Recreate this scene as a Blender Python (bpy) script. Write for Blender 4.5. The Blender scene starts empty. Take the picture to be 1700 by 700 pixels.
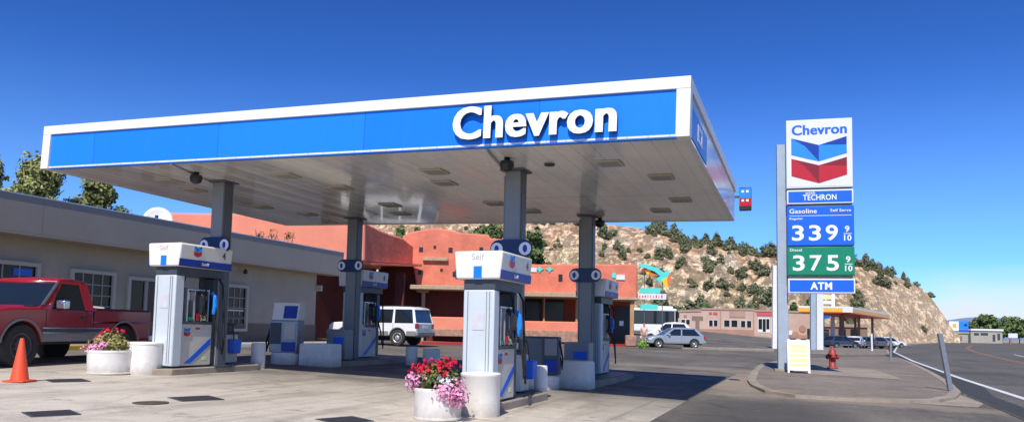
import bpy, bmesh, math, random
from mathutils import Vector, Matrix, noise
PI = math.pi
R_ = math.radians
scene = bpy.context.scene
C = scene.collection

# ------------------------------------------------------------------ camera
EYE = Vector((0, 0, 1.25))
FPX, YAW, PITCH, ROLL, SY = 1253.0, R_(21.12), R_(4.36), R_(1.15), 102.0
Fw = Vector((-math.sin(YAW) * math.cos(PITCH), math.cos(YAW) * math.cos(PITCH), math.sin(PITCH)))
_r = Vector((math.cos(YAW), math.sin(YAW), 0))
_u = _r.cross(Fw)
Rt = _r * math.cos(ROLL) + _u * math.sin(ROLL)
Up = _u * math.cos(ROLL) - _r * math.sin(ROLL)
FH = Vector((-math.sin(YAW), math.cos(YAW), 0))
RH = _r.copy()
cam = bpy.data.cameras.new('camera')
cam.sensor_width = 36
cam.lens = FPX / 1700 * 36
cam.shift_y = SY / 1700
cam.clip_start = 0.1
cam.clip_end = 20000
camo = bpy.data.objects.new('camera', cam)
M = Matrix.Identity(4)
for i in range(3):
    M[i][0], M[i][1], M[i][2], M[i][3] = Rt[i], Up[i], -Fw[i], EYE[i]
camo.matrix_world = M
C.objects.link(camo)
scene.camera = camo


# survey helpers: a bearing (as seen from the spot the photo was taken) + a distance -> a place in the world
def ray(x, y):
    return Fw + Rt * ((x - 850) / FPX) - Up * ((y - 350 - SY) / FPX)


def atY(x, y, Y):
    r = ray(x, y)
    return EYE + r * (Y / r.y)


def atX(x, y, X):
    r = ray(x, y)
    return EYE + r * (X / r.x)


def atD(x, y, d):
    r = ray(x, y)
    return EYE + r * (d / r.dot(FH))


def lx(px, py, d):
    """sideways offset and height on a facade that stands square to the view at distance d"""
    p = atD(px, py, d)
    return p.dot(RH), p.z


G = 0.025


def sstep(a, b, t):
    t = min(1, max(0, (t - a) / (b - a)))
    return t * t * (3 - 2 * t)


def gz(x, y):
    z = -G * max(-30, min(4, x))
    z += sstep(58, 125, y) * max(0, min(1.35, (5 - x) * 0.065))
    return z


def on_ground(px, py):
    r = ray(px, py)
    t, st = 1.0, 0.5
    prev = t
    while t < 3000:
        p = EYE + r * t
        if p.z < gz(p.x, p.y):
            lo, hi = prev, t
            for _ in range(40):
                m = (lo + hi) / 2
                p = EYE + r * m
                if p.z < gz(p.x, p.y):
                    hi = m
                else:
                    lo = m
            return EYE + r * hi
        prev = t
        t *= 1.02
    return EYE + r * 400


# ------------------------------------------------------------------ materials
def srgb(r, g, b):
    f = lambda c: (c / 255 / 12.92) if c <= 10 else ((c / 255 + 0.055) / 1.055) ** 2.4
    return (f(r), f(g), f(b))


def pm(name, col, rough=0.5, var=0.12, scale=2.0, metallic=0.0, bump=0.0, bscale=30.0, spec=0.5, dirt=0.0,
       dirt_col=(0.12, 0.09, 0.06), coat=0.0):
    m = bpy.data.materials.new(name)
    m.use_nodes = True
    nt = m.node_tree
    b = nt.nodes['Principled BSDF']
    b.inputs['Roughness'].default_value = rough
    b.inputs['Metallic'].default_value = metallic
    b.inputs['Specular IOR Level'].default_value = spec
    if coat:
        b.inputs['Coat Weight'].default_value = coat
        b.inputs['Coat Roughness'].default_value = 0.06
    tc = nt.nodes.new('ShaderNodeTexCoord')
    n = nt.nodes.new('ShaderNodeTexNoise')
    n.inputs['Scale'].default_value = scale
    n.inputs['Detail'].default_value = 6
    n.inputs['Roughness'].default_value = 0.65
    nt.links.new(tc.outputs['Object'], n.inputs['Vector'])
    mr = nt.nodes.new('ShaderNodeMapRange')
    mr.inputs['From Min'].default_value = 0.3
    mr.inputs['From Max'].default_value = 0.7
    mr.inputs['To Min'].default_value = 1 - var
    mr.inputs['To Max'].default_value = 1 + var * 0.6
    nt.links.new(n.outputs['Fac'], mr.inputs['Value'])
    mx = nt.nodes.new('ShaderNodeMix')
    mx.data_type = 'RGBA'
    mx.blend_type = 'MULTIPLY'
    mx.inputs['Factor'].default_value = 1
    mx.inputs[6].default_value = (*col, 1)
    nt.links.new(mr.outputs['Result'], mx.inputs[7])
    out = mx.outputs[2]
    if dirt:
        n2 = nt.nodes.new('ShaderNodeTexNoise')
        n2.inputs['Scale'].default_value = scale * 3.1
        n2.inputs['Detail'].default_value = 8
        n2.inputs['Roughness'].default_value = 0.75
        nt.links.new(tc.outputs['Object'], n2.inputs['Vector'])
        r2 = nt.nodes.new('ShaderNodeMapRange')
        r2.inputs['From Min'].default_value = 0.5
        r2.inputs['From Max'].default_value = 0.8
        r2.inputs['To Max'].default_value = dirt
        nt.links.new(n2.outputs['Fac'], r2.inputs['Value'])
        m2 = nt.nodes.new('ShaderNodeMix')
        m2.data_type = 'RGBA'
        m2.inputs[7].default_value = (*dirt_col, 1)
        nt.links.new(r2.outputs['Result'], m2.inputs['Factor'])
        nt.links.new(out, m2.inputs[6])
        out = m2.outputs[2]
    nt.links.new(out, b.inputs['Base Color'])
    if bump:
        n3 = nt.nodes.new('ShaderNodeTexNoise')
        n3.inputs['Scale'].default_value = bscale
        n3.inputs['Detail'].default_value = 4
        nt.links.new(tc.outputs['Object'], n3.inputs['Vector'])
        bp = nt.nodes.new('ShaderNodeBump')
        bp.inputs['Strength'].default_value = bump
        bp.inputs['Distance'].default_value = 0.05
        nt.links.new(n3.outputs['Fac'], bp.inputs['Height'])
        nt.links.new(bp.outputs['Normal'], b.inputs['Normal'])
    return m


MT = {}
MT['white'] = pm('white_paint', (0.82, 0.80, 0.74), 0.4, 0.05, 1.5, dirt=0.10)
MT['white_tub'] = pm('white_tub_paint', (0.82, 0.79, 0.72), 0.5, 0.06, 4, dirt=0.12, bump=0.05)
MT['fascia_blue'] = pm('fascia_blue', (0.012, 0.205, 0.86), 0.35, 0.05, 0.6, spec=0.3)
MT['fascia_gloss'] = pm('end_fascia_pale', (0.66, 0.70, 0.74), 0.2, 0.06, 0.6, spec=0.6, dirt=.1)
MT['letter_white'] = pm('letter_white', (0.88, 0.88, 0.87), 0.4, 0.02)
MT['letter_side'] = pm('letter_return', (0.04, 0.07, 0.14), 0.5, 0.05)
MT['column'] = pm('column_grey_blue', (0.22, 0.235, 0.245), 0.42, 0.10, 1.2, dirt=0.15)
MT['column_dark'] = pm('column_flange_dark', (0.10, 0.115, 0.135), 0.45, 0.1, 1.2)
MT['pump_panel'] = pm('pump_panel_light', (0.57, 0.62, 0.64), 0.38, 0.06, 3, dirt=0.10)
MT['pump_cab'] = pm('pump_cabinet_white', (0.60, 0.565, 0.49), 0.4, 0.08, 3, dirt=0.2)
MT['pump_head'] = pm('pump_head_white', (0.82, 0.785, 0.70), 0.4, 0.04, 2)
MT['dark'] = pm('dark_plastic', (0.02, 0.021, 0.024), 0.45, 0.2, 8)
MT['charcoal'] = pm('charcoal_metal', (0.06, 0.068, 0.078), 0.45, 0.15, 6)
MT['tyre'] = pm('tyre_rubber', (0.035, 0.033, 0.031), 0.85, 0.3, 6, dirt=.3, dirt_col=(.09, .08, .07))
MT['notice'] = pm('faded_notice', (0.60, 0.58, 0.60), .5, .1, 12)
MT['rubber'] = pm('black_rubber', (0.012, 0.012, 0.013), 0.75, 0.3, 10)
MT['steel'] = pm('galvanised_steel', (0.34, 0.36, 0.38), 0.42, 0.2, 12, metallic=0.6)
MT['alu'] = pm('aluminium_trim', (0.62, 0.63, 0.64), 0.35, 0.1, 6, metallic=0.7)
m_ = MT['white_tub']
nt_ = m_.node_tree
b_ = nt_.nodes['Principled BSDF']
src = b_.inputs['Base Color'].links[0].from_socket
tc_ = nt_.nodes.new('ShaderNodeTexCoord')
sx_ = nt_.nodes.new('ShaderNodeSeparateXYZ')
nt_.links.new(tc_.outputs['Object'], sx_.inputs[0])
nn_ = nt_.nodes.new('ShaderNodeTexNoise')
nn_.inputs['Scale'].default_value = 7
nn_.inputs['Detail'].default_value = 7
nn_.inputs['Roughness'].default_value = .75
nt_.links.new(tc_.outputs['Object'], nn_.inputs['Vector'])
ma_ = nt_.nodes.new('ShaderNodeMath')
ma_.operation = 'MULTIPLY_ADD'
ma_.inputs[1].default_value = -.42
nt_.links.new(nn_.outputs['Fac'], ma_.inputs[0])
nt_.links.new(sx_.outputs['Z'], ma_.inputs[2])
mp0 = nt_.nodes.new('ShaderNodeMapRange')
mp0.inputs['From Min'].default_value = .02
mp0.inputs['From Max'].default_value = -.22
mp0.inputs['To Max'].default_value = .6
nt_.links.new(ma_.outputs[0], mp0.inputs['Value'])
mxx = nt_.nodes.new('ShaderNodeMix')
mxx.data_type = 'RGBA'
mxx.inputs[7].default_value = (.28, .23, .17, 1)
nt_.links.new(mp0.outputs[0], mxx.inputs['Factor'])
nt_.links.new(src, mxx.inputs[6])
nt_.links.new(mxx.outputs[2], b_.inputs['Base Color'])
MT['blue'] = pm('brand_blue', (0.008, 0.12, 0.66), 0.38, 0.06, 3)
MT['blue_light'] = pm('light_blue', (0.02, 0.26, 0.82), 0.38, 0.05, 3)
MT['blue_deep'] = pm('deep_blue', (0.004, 0.04, 0.33), 0.38, 0.05, 3)
MT['navy'] = pm('navy_plate', (0.006, 0.022, 0.10), 0.4, 0.1, 4)
MT['red'] = pm('brand_red', (0.52, 0.012, 0.02), 0.38, 0.06, 3)
MT['red_deep'] = pm('deep_red', (0.25, 0.008, 0.016), 0.38, 0.05, 3)
MT['green_sign'] = pm('sign_green', (0.004, 0.23, 0.12), 0.38, 0.05, 3)
MT['sign_blue'] = pm('sign_blue', (0.010, 0.13, 0.66), 0.38, 0.05, 3)
MT['sign_white'] = pm('sign_white', (0.74, 0.75, 0.75), 0.4, 0.05, 3, dirt=0.05)
MT['sign_pole'] = pm('sign_pole', (0.37, 0.44, 0.50), 0.45, 0.12, 2, dirt=0.12)
MT['grey_text'] = pm('grey_lettering', (0.45, 0.45, 0.44), 0.5, 0.02)
MT['stucco'] = pm('beige_stucco', (0.42, 0.38, 0.30), 0.9, 0.10, 1.2, bump=0.3, bscale=40, dirt=0.10)
MT['stucco_dark'] = pm('stucco_base_band', (0.17, 0.15, 0.12), 0.9, 0.12, 2)
MT['store_trim'] = pm('window_surround', (0.50, 0.47, 0.39), 0.8, 0.06, 2)
MT['store_fascia'] = pm('metal_fascia_grey', (0.32, 0.285, 0.235), 0.5, 0.07, 0.8, spec=0.35, dirt=.12)
MT['roof'] = pm('flat_roof', (0.25, 0.24, 0.22), 0.9, 0.15, 1)
MT['glass'] = pm('dark_glass', (0.010, 0.011, 0.012), 0.12, 0.1, 1, spec=0.3)
MT['auto_glass'] = pm('vehicle_glass', (0.012, 0.018, 0.024), 0.04, 0.1, 1, spec=0.8)
MT['mullion'] = pm('mullion', (0.34, 0.33, 0.30), 0.6, 0.06)
MT['adobe'] = pm('adobe_orange', (0.72, 0.205, 0.125), 0.9, 0.26, 0.9, bump=0.5, bscale=4, dirt=0.45, dirt_col=(0.46, 0.15, 0.09))
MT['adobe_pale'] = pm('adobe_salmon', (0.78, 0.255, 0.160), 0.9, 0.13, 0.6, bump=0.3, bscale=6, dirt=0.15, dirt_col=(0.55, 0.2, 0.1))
MT['adobe_shade'] = pm('adobe_shade_red', (0.12, 0.026, 0.016), 0.9, 0.25, 0.8, bump=0.3, bscale=6)  # adobe with the shade of the recesses put into its colour
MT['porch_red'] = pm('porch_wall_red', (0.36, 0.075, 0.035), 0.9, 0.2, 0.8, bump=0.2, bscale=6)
MT['beam'] = pm('weathered_beam', (0.46, 0.34, 0.22), 0.85, 0.25, 5)
MT['post_wood'] = pm('peeled_log', (0.46, 0.27, 0.12), 0.8, 0.2, 5)
MT['stone_base'] = pm('stone_base', (0.42, 0.24, 0.17), 0.9, 0.45, 4, dirt=0.4)
MT['kerb_red'] = pm('kerb_red', (0.62, 0.05, 0.04), 0.7, 0.12, 3)
MT['kerb'] = pm('kerb_concrete', (0.34, 0.28, 0.215), 0.9, 0.3, 1.1, dirt=0.7, dirt_col=(0.16, 0.13, 0.105))
MT['kerb_yellow'] = pm('kerb_yellow', (0.66, 0.40, 0.02), 0.7, 0.12, 3)
MT['line_white'] = pm('road_paint_white', (0.72, 0.72, 0.70), 0.7, 0.2, 5, dirt=0.5, dirt_col=(0.2, 0.2, 0.19))
MT['line_yellow'] = pm('road_paint_yellow', (0.40, 0.21, 0.06), 0.7, 0.25, 5, dirt=0.6, dirt_col=(0.12, 0.1, 0.09))
MT['teal'] = pm('sign_teal', (0.10, 0.68, 0.58), 0.5, 0.08, 3)
MT['yellow'] = pm('sign_yellow', (0.85, 0.55, 0.03), 0.5, 0.08, 3)
MT['orange'] = pm('sign_orange', (0.80, 0.18, 0.03), 0.5, 0.08, 3)
MT['pink_text'] = pm('pink_red_letters', (0.62, 0.10, 0.12), 0.5, 0.08, 3)
MT['mall'] = pm('mall_wall', (0.54, 0.38, 0.30), 0.9, 0.12, 0.5, dirt=0.12)
MT['mall_trim'] = pm('mall_trim', (0.42, 0.27, 0.20), 0.9, 0.12, 0.5)
MT['mall_base'] = pm('mall_base', (0.40, 0.22, 0.16), 0.9, 0.12, 0.5)
MT['shell_yellow'] = pm('station_orange', (0.95, 0.46, 0.04), 0.45, 0.05)
MT['shell_red'] = pm('station_red', (0.55, 0.06, 0.03), 0.45, 0.05)
MT['car_red'] = pm('truck_red', (0.35, 0.009, 0.017), 0.28, 0.10, 1.5, coat=0.6, dirt=0.06)
MT['car_silver'] = pm('car_silver_blue', (0.42, 0.46, 0.50), 0.3, 0.05, 1, metallic=0.5, coat=0.5)
MT['car_white'] = pm('car_white', (0.80, 0.80, 0.79), 0.3, 0.03, 1, coat=0.5)
MT['car_grey'] = pm('car_grey', (0.16, 0.17, 0.18), 0.3, 0.05, 1, metallic=0.4, coat=0.5)
MT['car_blue'] = pm('car_dark_blue', (0.03, 0.05, 0.10), 0.3, 0.05, 1, coat=0.5)
MT['truck_band'] = pm('truck_lower_band', (0.30, 0.27, 0.25), 0.45, 0.12, 2, metallic=0.2, dirt=0.25)
MT['cladding'] = pm('grey_cladding', (0.22, 0.22, 0.22), 0.6, 0.1, 3)
MT['chrome'] = pm('chrome', (0.75, 0.76, 0.78), 0.15, 0.03, 2, metallic=0.9)
MT['tail'] = pm('tail_light_red', (0.40, 0.01, 0.015), 0.2, 0.05)
MT['lamp'] = pm('head_lamp', (0.75, 0.76, 0.74), 0.15, 0.05)
MT['cone'] = pm('cone_orange', (0.85, 0.085, 0.025), 0.5, 0.08, 4)
MT['hydrant'] = pm('hydrant_red', (0.34, 0.04, 0.035), 0.5, 0.15, 6, dirt=0.15)
MT['board_yellow'] = pm('board_pale_yellow', (0.72, 0.74, 0.32), 0.6, 0.1, 3)
MT['bark'] = pm('bark', (0.11, 0.075, 0.05), 0.95, 0.3, 8)
MT['dish'] = pm('dish_white', (0.82, 0.82, 0.82), 0.45, 0.03)
MT['skin'] = pm('skin', (0.50, 0.27, 0.18), 0.6, 0.05)
MT['shirt'] = pm('pale_pink_cloth', (0.75, 0.55, 0.50), 0.9, 0.05)
MT['trousers'] = pm('khaki_cloth', (0.36, 0.30, 0.20), 0.9, 0.1)
MT['hair'] = pm('dark_hair', (0.03, 0.02, 0.015), 0.7, 0.1)
MT['far_wall'] = pm('far_wall', (0.40, 0.37, 0.31), 0.8, 0.1, 0.3)
MT['far_brown'] = pm('far_brown', (0.25, 0.17, 0.12), 0.8, 0.15, 0.5)
MT['soil'] = pm('planter_soil', (0.05, 0.035, 0.025), 0.95, 0.3, 10)
MT['cover'] = pm('dark_cover', (0.035, 0.033, 0.033), 0.6, 0.25, 8)
MT['cover_brown'] = pm('brown_cover', (0.09, 0.065, 0.045), 0.7, 0.25, 8)


def leaf_mat(name, dark, light, rough=0.7, trans=0.15):
    m = bpy.data.materials.new(name)
    m.use_nodes = True
    nt = m.node_tree
    b = nt.nodes['Principled BSDF']
    b.inputs['Roughness'].default_value = rough
    b.inputs['Specular IOR Level'].default_value = 0.25
    at = nt.nodes.new('ShaderNodeAttribute')
    at.attribute_name = 'tone'
    oi = nt.nodes.new('ShaderNodeObjectInfo')
    ad = nt.nodes.new('ShaderNodeMath')
    ad.operation = 'MULTIPLY_ADD'
    ad.inputs[1].default_value = 0.35
    nt.links.new(oi.outputs['Random'], ad.inputs[0])
    ml = nt.nodes.new('ShaderNodeMath')
    ml.operation = 'MULTIPLY'
    ml.inputs[1].default_value = 0.75
    nt.links.new(at.outputs['Fac'], ml.inputs[0])
    nt.links.new(ml.outputs[0], ad.inputs[2])
    mx = nt.nodes.new('ShaderNodeMix')
    mx.data_type = 'RGBA'
    mx.inputs[6].default_value = (*dark, 1)
    mx.inputs[7].default_value = (*light, 1)
    nt.links.new(ad.outputs[0], mx.inputs['Factor'])
    nt.links.new(mx.outputs[2], b.inputs['Base Color'])
    return m


MT['leaf'] = leaf_mat('tree_leaves', (0.065, 0.085, 0.028), (0.36, 0.37, 0.13))
MT['juniper'] = leaf_mat('juniper_leaves', (0.060, 0.072, 0.036), (0.22, 0.235, 0.125))
MT['conifer'] = leaf_mat('bright_tree_leaves', (0.035, 0.065, 0.020), (0.16, 0.22, 0.075))
MT['flower_leaf'] = leaf_mat('planter_leaves', (0.04, 0.075, 0.02), (0.20, 0.25, 0.07))
MT['flower_dry'] = leaf_mat('planter_leaves_dry', (0.06, 0.075, 0.02), (0.44, 0.38, 0.13))
MT['petal_red'] = leaf_mat('petals_red', (0.42, 0.005, 0.03), (0.75, 0.02, 0.07))
MT['petal_pink'] = leaf_mat('petals_pink', (0.55, 0.12, 0.28), (0.85, 0.42, 0.58))
MT['fresh_green'] = leaf_mat('fresh_leaves', (0.10, 0.22, 0.02), (0.30, 0.52, 0.08))
MT['dry_stalk'] = leaf_mat('dry_stalks', (0.10, 0.06, 0.025), (0.24, 0.16, 0.06))


# ------------------------------------------------------------------ mesh helpers
class MB:
    def __init__(s):
        s.bm = bmesh.new()
        s.mats = []
        s.cur = 0

    def use(s, m):
        if m not in s.mats:
            s.mats.append(m)
        s.cur = s.mats.index(m)
        return s

    def face(s, vs):
        try:
            f = s.bm.faces.new(vs)
            f.material_index = s.cur
            return f
        except ValueError:
            return None

    def box(s, x0, x1, y0, y1, z0, z1, T=None):
        vs = [s.bm.verts.new((x, y, z)) for z in (z0, z1) for y in (y0, y1) for x in (x0, x1)]
        for q in ((0, 2, 3, 1), (4, 5, 7, 6), (0, 1, 5, 4), (2, 6, 7, 3), (0, 4, 6, 2), (1, 3, 7, 5)):
            s.face([vs[i] for i in q])
        if T is not None:
            for v in vs:
                v.co = T @ v.co
        return s

    def cbox(s, c, d, T=None):
        return s.box(c[0] - d[0] / 2, c[0] + d[0] / 2, c[1] - d[1] / 2, c[1] + d[1] / 2, c[2] - d[2] / 2, c[2] + d[2] / 2, T)

    def hexa(s, bot, top):
        """8-corner block from two quads"""
        a = [s.bm.verts.new(p) for p in bot]
        b = [s.bm.verts.new(p) for p in top]
        s.face(a[::-1])
        s.face(b)
        for i in range(4):
            j = (i + 1) % 4
            s.face([a[i], a[j], b[j], b[i]])
        return s

    def prism(s, poly, axis, a, b):
        """poly of 2D points extruded along axis from a to b"""
        def P(p, t):
            if axis == 'y':
                return (p[0], t, p[1])
            if axis == 'x':
                return (t, p[0], p[1])
            return (p[0], p[1], t)
        A = [s.bm.verts.new(P(p, a)) for p in poly]
        B = [s.bm.verts.new(P(p, b)) for p in poly]
        s.face(A)
        s.face(B[::-1])
        n = len(poly)
        for i in range(n):
            j = (i + 1) % n
            s.face([A[j], A[i], B[i], B[j]])
        return s

    def tube(s, pts, r, n=8, r1=None, caps=True):
        pts = [Vector(p) for p in pts]
        rings = []
        L = len(pts)
        for i, p in enumerate(pts):
            d = (pts[min(i + 1, L - 1)] - pts[max(i - 1, 0)])
            if d.length < 1e-6:
                d = Vector((0, 0, 1))
            d.normalize()
            up = Vector((0, 0, 1)) if abs(d.z) < 0.9 else Vector((1, 0, 0))
            a = d.cross(up).normalized()
            b = d.cross(a)
            rr = r if r1 is None else r + (r1 - r) * i / (L - 1)
            rings.append([s.bm.verts.new(p + (a * math.cos(2 * PI * k / n) + b * math.sin(2 * PI * k / n)) * rr) for k in range(n)])
        for i in range(L - 1):
            for k in range(n):
                s.face([rings[i][k], rings[i][(k + 1) % n], rings[i + 1][(k + 1) % n], rings[i + 1][k]])
        if caps:
            s.face(rings[0][::-1])
            s.face(rings[-1])
        return s

    def lathe(s, prof, n=24, c=(0, 0, 0), T=None):
        rings = []
        for r, z in prof:
            rings.append([s.bm.verts.new((c[0] + r * math.cos(2 * PI * k / n), c[1] + r * math.sin(2 * PI * k / n), c[2] + z)) for k in range(n)])
        for i in range(len(rings) - 1):
            for k in range(n):
                s.face([rings[i][k], rings[i][(k + 1) % n], rings[i + 1][(k + 1) % n], rings[i + 1][k]])
        s.face(rings[0][::-1])
        s.face(rings[-1])
        if T is not None:
            for rg in rings:
                for v in rg:
                    v.co = T @ v.co
        return s

    def build(s, name, m=None, parent=None, bevel=0.0, smooth=False, seg=2):
        me = bpy.data.meshes.new(name)
        bmesh.ops.recalc_face_normals(s.bm, faces=s.bm.faces)
        s.bm.to_mesh(me)
        s.bm.free()
        if s.mats:
            for mm in s.mats:
                me.materials.append(MT[mm] if isinstance(mm, str) else mm)
        else:
            me.materials.append(MT[m] if isinstance(m, str) else m)
        if smooth:
            for p in me.polygons:
                p.use_smooth = True
        o = bpy.data.objects.new(name, me)
        C.objects.link(o)
        if parent is not None:
            o.parent = parent
        if bevel:
            md = o.modifiers.new('bevel', 'BEVEL')
            md.width = bevel
            md.segments = seg
            md.limit_method = 'ANGLE'
            md.angle_limit = R_(35)
            md.harden_normals = False
        if smooth == 'auto' or bevel:
            for p in me.polygons:
                p.use_smooth = True
            try:
                me.set_sharp_from_angle(angle=R_(38))
            except Exception:
                pass
        return o


def tag(o, label, cat, group=None, kind=None):
    o['label'] = label
    o['category'] = cat
    if group:
        o['group'] = group
    if kind:
        o['kind'] = kind
    return o


def thing(name, label, cat, loc=(0, 0, 0), rz=0.0, group=None):
    o = bpy.data.objects.new(name, None)
    C.objects.link(o)
    o.location = loc
    o.rotation_euler = (0, 0, rz)
    o.empty_display_size = 0.2
    return tag(o, label, cat, group)


KIDS = {}


def copy_tree(o, parent=None):
    c = o.copy()
    C.objects.link(c)
    c.parent = parent
    for ch in [x for x in list(C.objects) if x.parent is o]:
        copy_tree(ch, c)
    return c


def struct(o):
    o['kind'] = 'structure'
    return o


def text_mesh(name, txt, w, h, depth, m, parent, bold=0.0, back=None, shear=0.0, smear=0.0):
    """lettering in the local xz plane, facing -y, lower-left corner at the origin; depth runs back along +y"""
    cu = bpy.data.curves.new(name, 'FONT')
    cu.body = txt
    cu.size = 1
    cu.offset = bold
    cu.extrude = 0.5
    cu.resolution_u = 4
    cu.space_character = 1.02 + bold * 2
    cu.shear = shear
    o = bpy.data.objects.new(name, cu)
    C.objects.link(o)
    dg = bpy.context.evaluated_depsgraph_get()
    me = bpy.data.meshes.new_from_object(o.evaluated_get(dg))
    bpy.data.objects.remove(o)
    xs = [v.co.x for v in me.vertices]
    ys = [v.co.y for v in me.vertices]
    x0, x1, y0, y1 = min(xs), max(xs), min(ys), max(ys)
    for v in me.vertices:
        x, y, z = v.co
        v.co = ((x - x0) / (x1 - x0) * w, (0.5 - z) * depth, (y - y0) / (y1 - y0) * h)
    if smear:
        # heavier upright strokes: side-by-side copies, each a hair behind the one before
        bm = bmesh.new()
        for k, dx in enumerate((0, -1, 1)):
            n0 = len(bm.verts)
            bm.from_mesh(me)
            bm.verts.ensure_lookup_table()
            for v in bm.verts[n0:]:
                v.co.x += dx * smear
                v.co.y += k * .0007
        bm.to_mesh(me)
        bm.free()
    me.materials.clear()
    me.materials.append(MT[m])
    if back:
        me.materials.append(MT[back])
        for p in me.polygons:
            p.material_index = 0 if p.normal.y < -0.7 or (sum(me.vertices[i].co.y for i in p.vertices) / len(p.vertices) < 0.002) else 1
    me.update()
    ob = bpy.data.objects.new(name, me)
    C.objects.link(ob)
    ob.parent = parent
    return ob


def hallmark(w, h, parent, loc, rz=0.0, th=0.006):
    """two chevrons, blue over red, facing -y, lower-left corner at loc"""
    out = []
    for nm, z1l, z1c, z0l, z0c, light, deep in (('blue_chevron', 1.0, .83, .635, .475, 'blue_light', 'blue_deep'),
                                               ('red_chevron', .55, .39, .17, 0.0, 'red', 'red_deep')):
        b = MB()
        def quad(m, pts):
            b.use(m)
            b.prism([(x * w, z * h) for x, z in pts], 'y', 0, -th)
        quad(light, [(0, z0l), (.24, (z0l + z0c) / 2 + .0), (.5, z0c), (.25, z1l * .5 + z1c * .5 - .10), (0, z1l)][:5])
        quad(deep, [(0, z1l), (.25, z1l * .5 + z1c * .5 - .10), (.5, z0c), (.5, z1c)])
        quad(light, [(.5, z0c), (1, z0l), (1, z1l * .5 + z0l * .5), (.5, z1c)])
        quad(deep, [(.5, z1c), (1, z1l * .5 + z0l * .5), (1, z1l)])
        o = b.build(nm, None, parent)
        o.location = loc
        o.rotation_euler = (0, 0, rz)
        out.append(o)
    return out


def leaf_object(name, n, blobs, size, seed, m, parent=None, aspect=0.6, flat=0.0, shell=0.5):
    """n leaf-sized faces spread through a set of ellipsoids (cx,cy,cz,rx,ry,rz)"""
    rnd = random.Random(seed)
    vs, fs, tones = [], [], []
    wts = [b[3] * b[4] * b[5] for b in blobs]
    for i in range(n):
        b = rnd.choices(blobs, wts)[0]
        while True:
            d = Vector((rnd.gauss(0, 1), rnd.gauss(0, 1), rnd.gauss(0, 1)))
            if d.length > 0.01:
                break
        d.normalize()
        rr = rnd.random() ** shell
        # lumpy outline
        nz = noise.noise(Vector((b[0] * 3 + d.x * 2.2, b[1] * 3 + d.y * 2.2, b[2] * 3 + d.z * 2.2)))
        rr *= 1 + 0.35 * nz
        c = Vector((b[0] + d.x * rr * b[3], b[1] + d.y * rr * b[4], b[2] + d.z * rr * b[5]))
        s = size * rnd.uniform(0.6, 1.4)
        nrm = (d + Vector((rnd.uniform(-1, 1), rnd.uniform(-1, 1), rnd.uniform(-.6, 1))) * 0.9).normalized()
        a = nrm.orthogonal().normalized()
        a = Matrix.Rotation(rnd.uniform(0, 2 * PI), 3, nrm) @ a
        e = nrm.cross(a)
        k = len(vs)
        vs += [c - a * s, c + e * s * aspect + nrm * s * 0.15, c + a * s, c - e * s * aspect + nrm * s * 0.1]
        fs.append((k, k + 1, k + 2, k + 3))
        tones.append(min(1, max(0, 0.22 + 0.35 * rr + 0.25 * d.z + 0.35 * nz + rnd.uniform(-.25, .25))))
    me = bpy.data.meshes.new(name)
    me.from_pydata([tuple(v) for v in vs], [], fs)
    at = me.attributes.new('tone', 'FLOAT', 'FACE')
    at.data.foreach_set('value', tones)
    me.materials.append(MT[m])
    o = bpy.data.objects.new(name, me)
    C.objects.link(o)
    if parent is not None:
        o.parent = parent
    return o


def sheet(name, pts_grid, m, off=0.0):
    """rows of (x,y) points -> a sheet laid on the ground"""
    vs, fs = [], []
    nr, nc = len(pts_grid), len(pts_grid[0])
    for row in pts_grid:
        for x, y in row:
            vs.append((x, y, gz(x, y) + off))
    for i in range(nr - 1):
        for j in range(nc - 1):
            k = i * nc + j
            fs.append((k, k + 1, k + nc + 1, k + nc))
    me = bpy.data.meshes.new(name)
    me.from_pydata(vs, [], fs)
    me.materials.append(m if not isinstance(m, str) else MT[m])
    o = bpy.data.objects.new(name, me)
    C.objects.link(o)
    # face up
    bm = bmesh.new()
    bm.from_mesh(me)
    for f in bm.faces:
        if f.normal.z < 0:
            f.normal_flip()
    bm.to_mesh(me)
    bm.free()
    return struct(o)


# ------------------------------------------------------------------ ground materials
def N(nt, t, **kw):
    n = nt.nodes.new(t)
    for k, v in kw.items():
        setattr(n, k, v)
    return n


def mixc(nt, fac, a, b, blend='MIX'):
    n = nt.nodes.new('ShaderNodeMix')
    n.data_type = 'RGBA'
    n.blend_type = blend
    for sock, v in ((n.inputs['Factor'], fac), (n.inputs[6], a), (n.inputs[7], b)):
        if isinstance(v, (int, float)):
            sock.default_value = v
        elif isinstance(v, tuple):
            sock.default_value = (*v, 1)
        else:
            nt.links.new(v, sock)
    return n.outputs[2]


def nz(nt, vec, scale, lo, hi, detail=6, rough=0.6, t0=0.0, t1=1.0, kind='noise', dist=0.0):
    if kind == 'noise':
        n = N(nt, 'ShaderNodeTexNoise')
        n.inputs['Detail'].default_value = detail
        n.inputs['Roughness'].default_value = rough
        n.inputs['Distortion'].default_value = dist
        o = n.outputs['Fac']
    else:
        n = N(nt, 'ShaderNodeTexVoronoi')
        n.feature = kind
        o = n.outputs['Distance']
    n.inputs['Scale'].default_value = scale
    nt.links.new(vec, n.inputs['Vector'])
    r = N(nt, 'ShaderNodeMapRange')
    r.inputs['From Min'].default_value = lo
    r.inputs['From Max'].default_value = hi
    r.inputs['To Min'].default_value = t0
    r.inputs['To Max'].default_value = t1
    nt.links.new(o, r.inputs['Value'])
    return r.outputs['Result']


def math_(nt, op, a, b=None, clamp=False):
    n = N(nt, 'ShaderNodeMath', operation=op)
    n.use_clamp = clamp
    for i, v in enumerate((a, b)):
        if v is None:
            continue
        if isinstance(v, (int, float)):
            n.inputs[i].default_value = v
        else:
            nt.links.new(v, n.inputs[i])
    return n.outputs[0]


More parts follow.
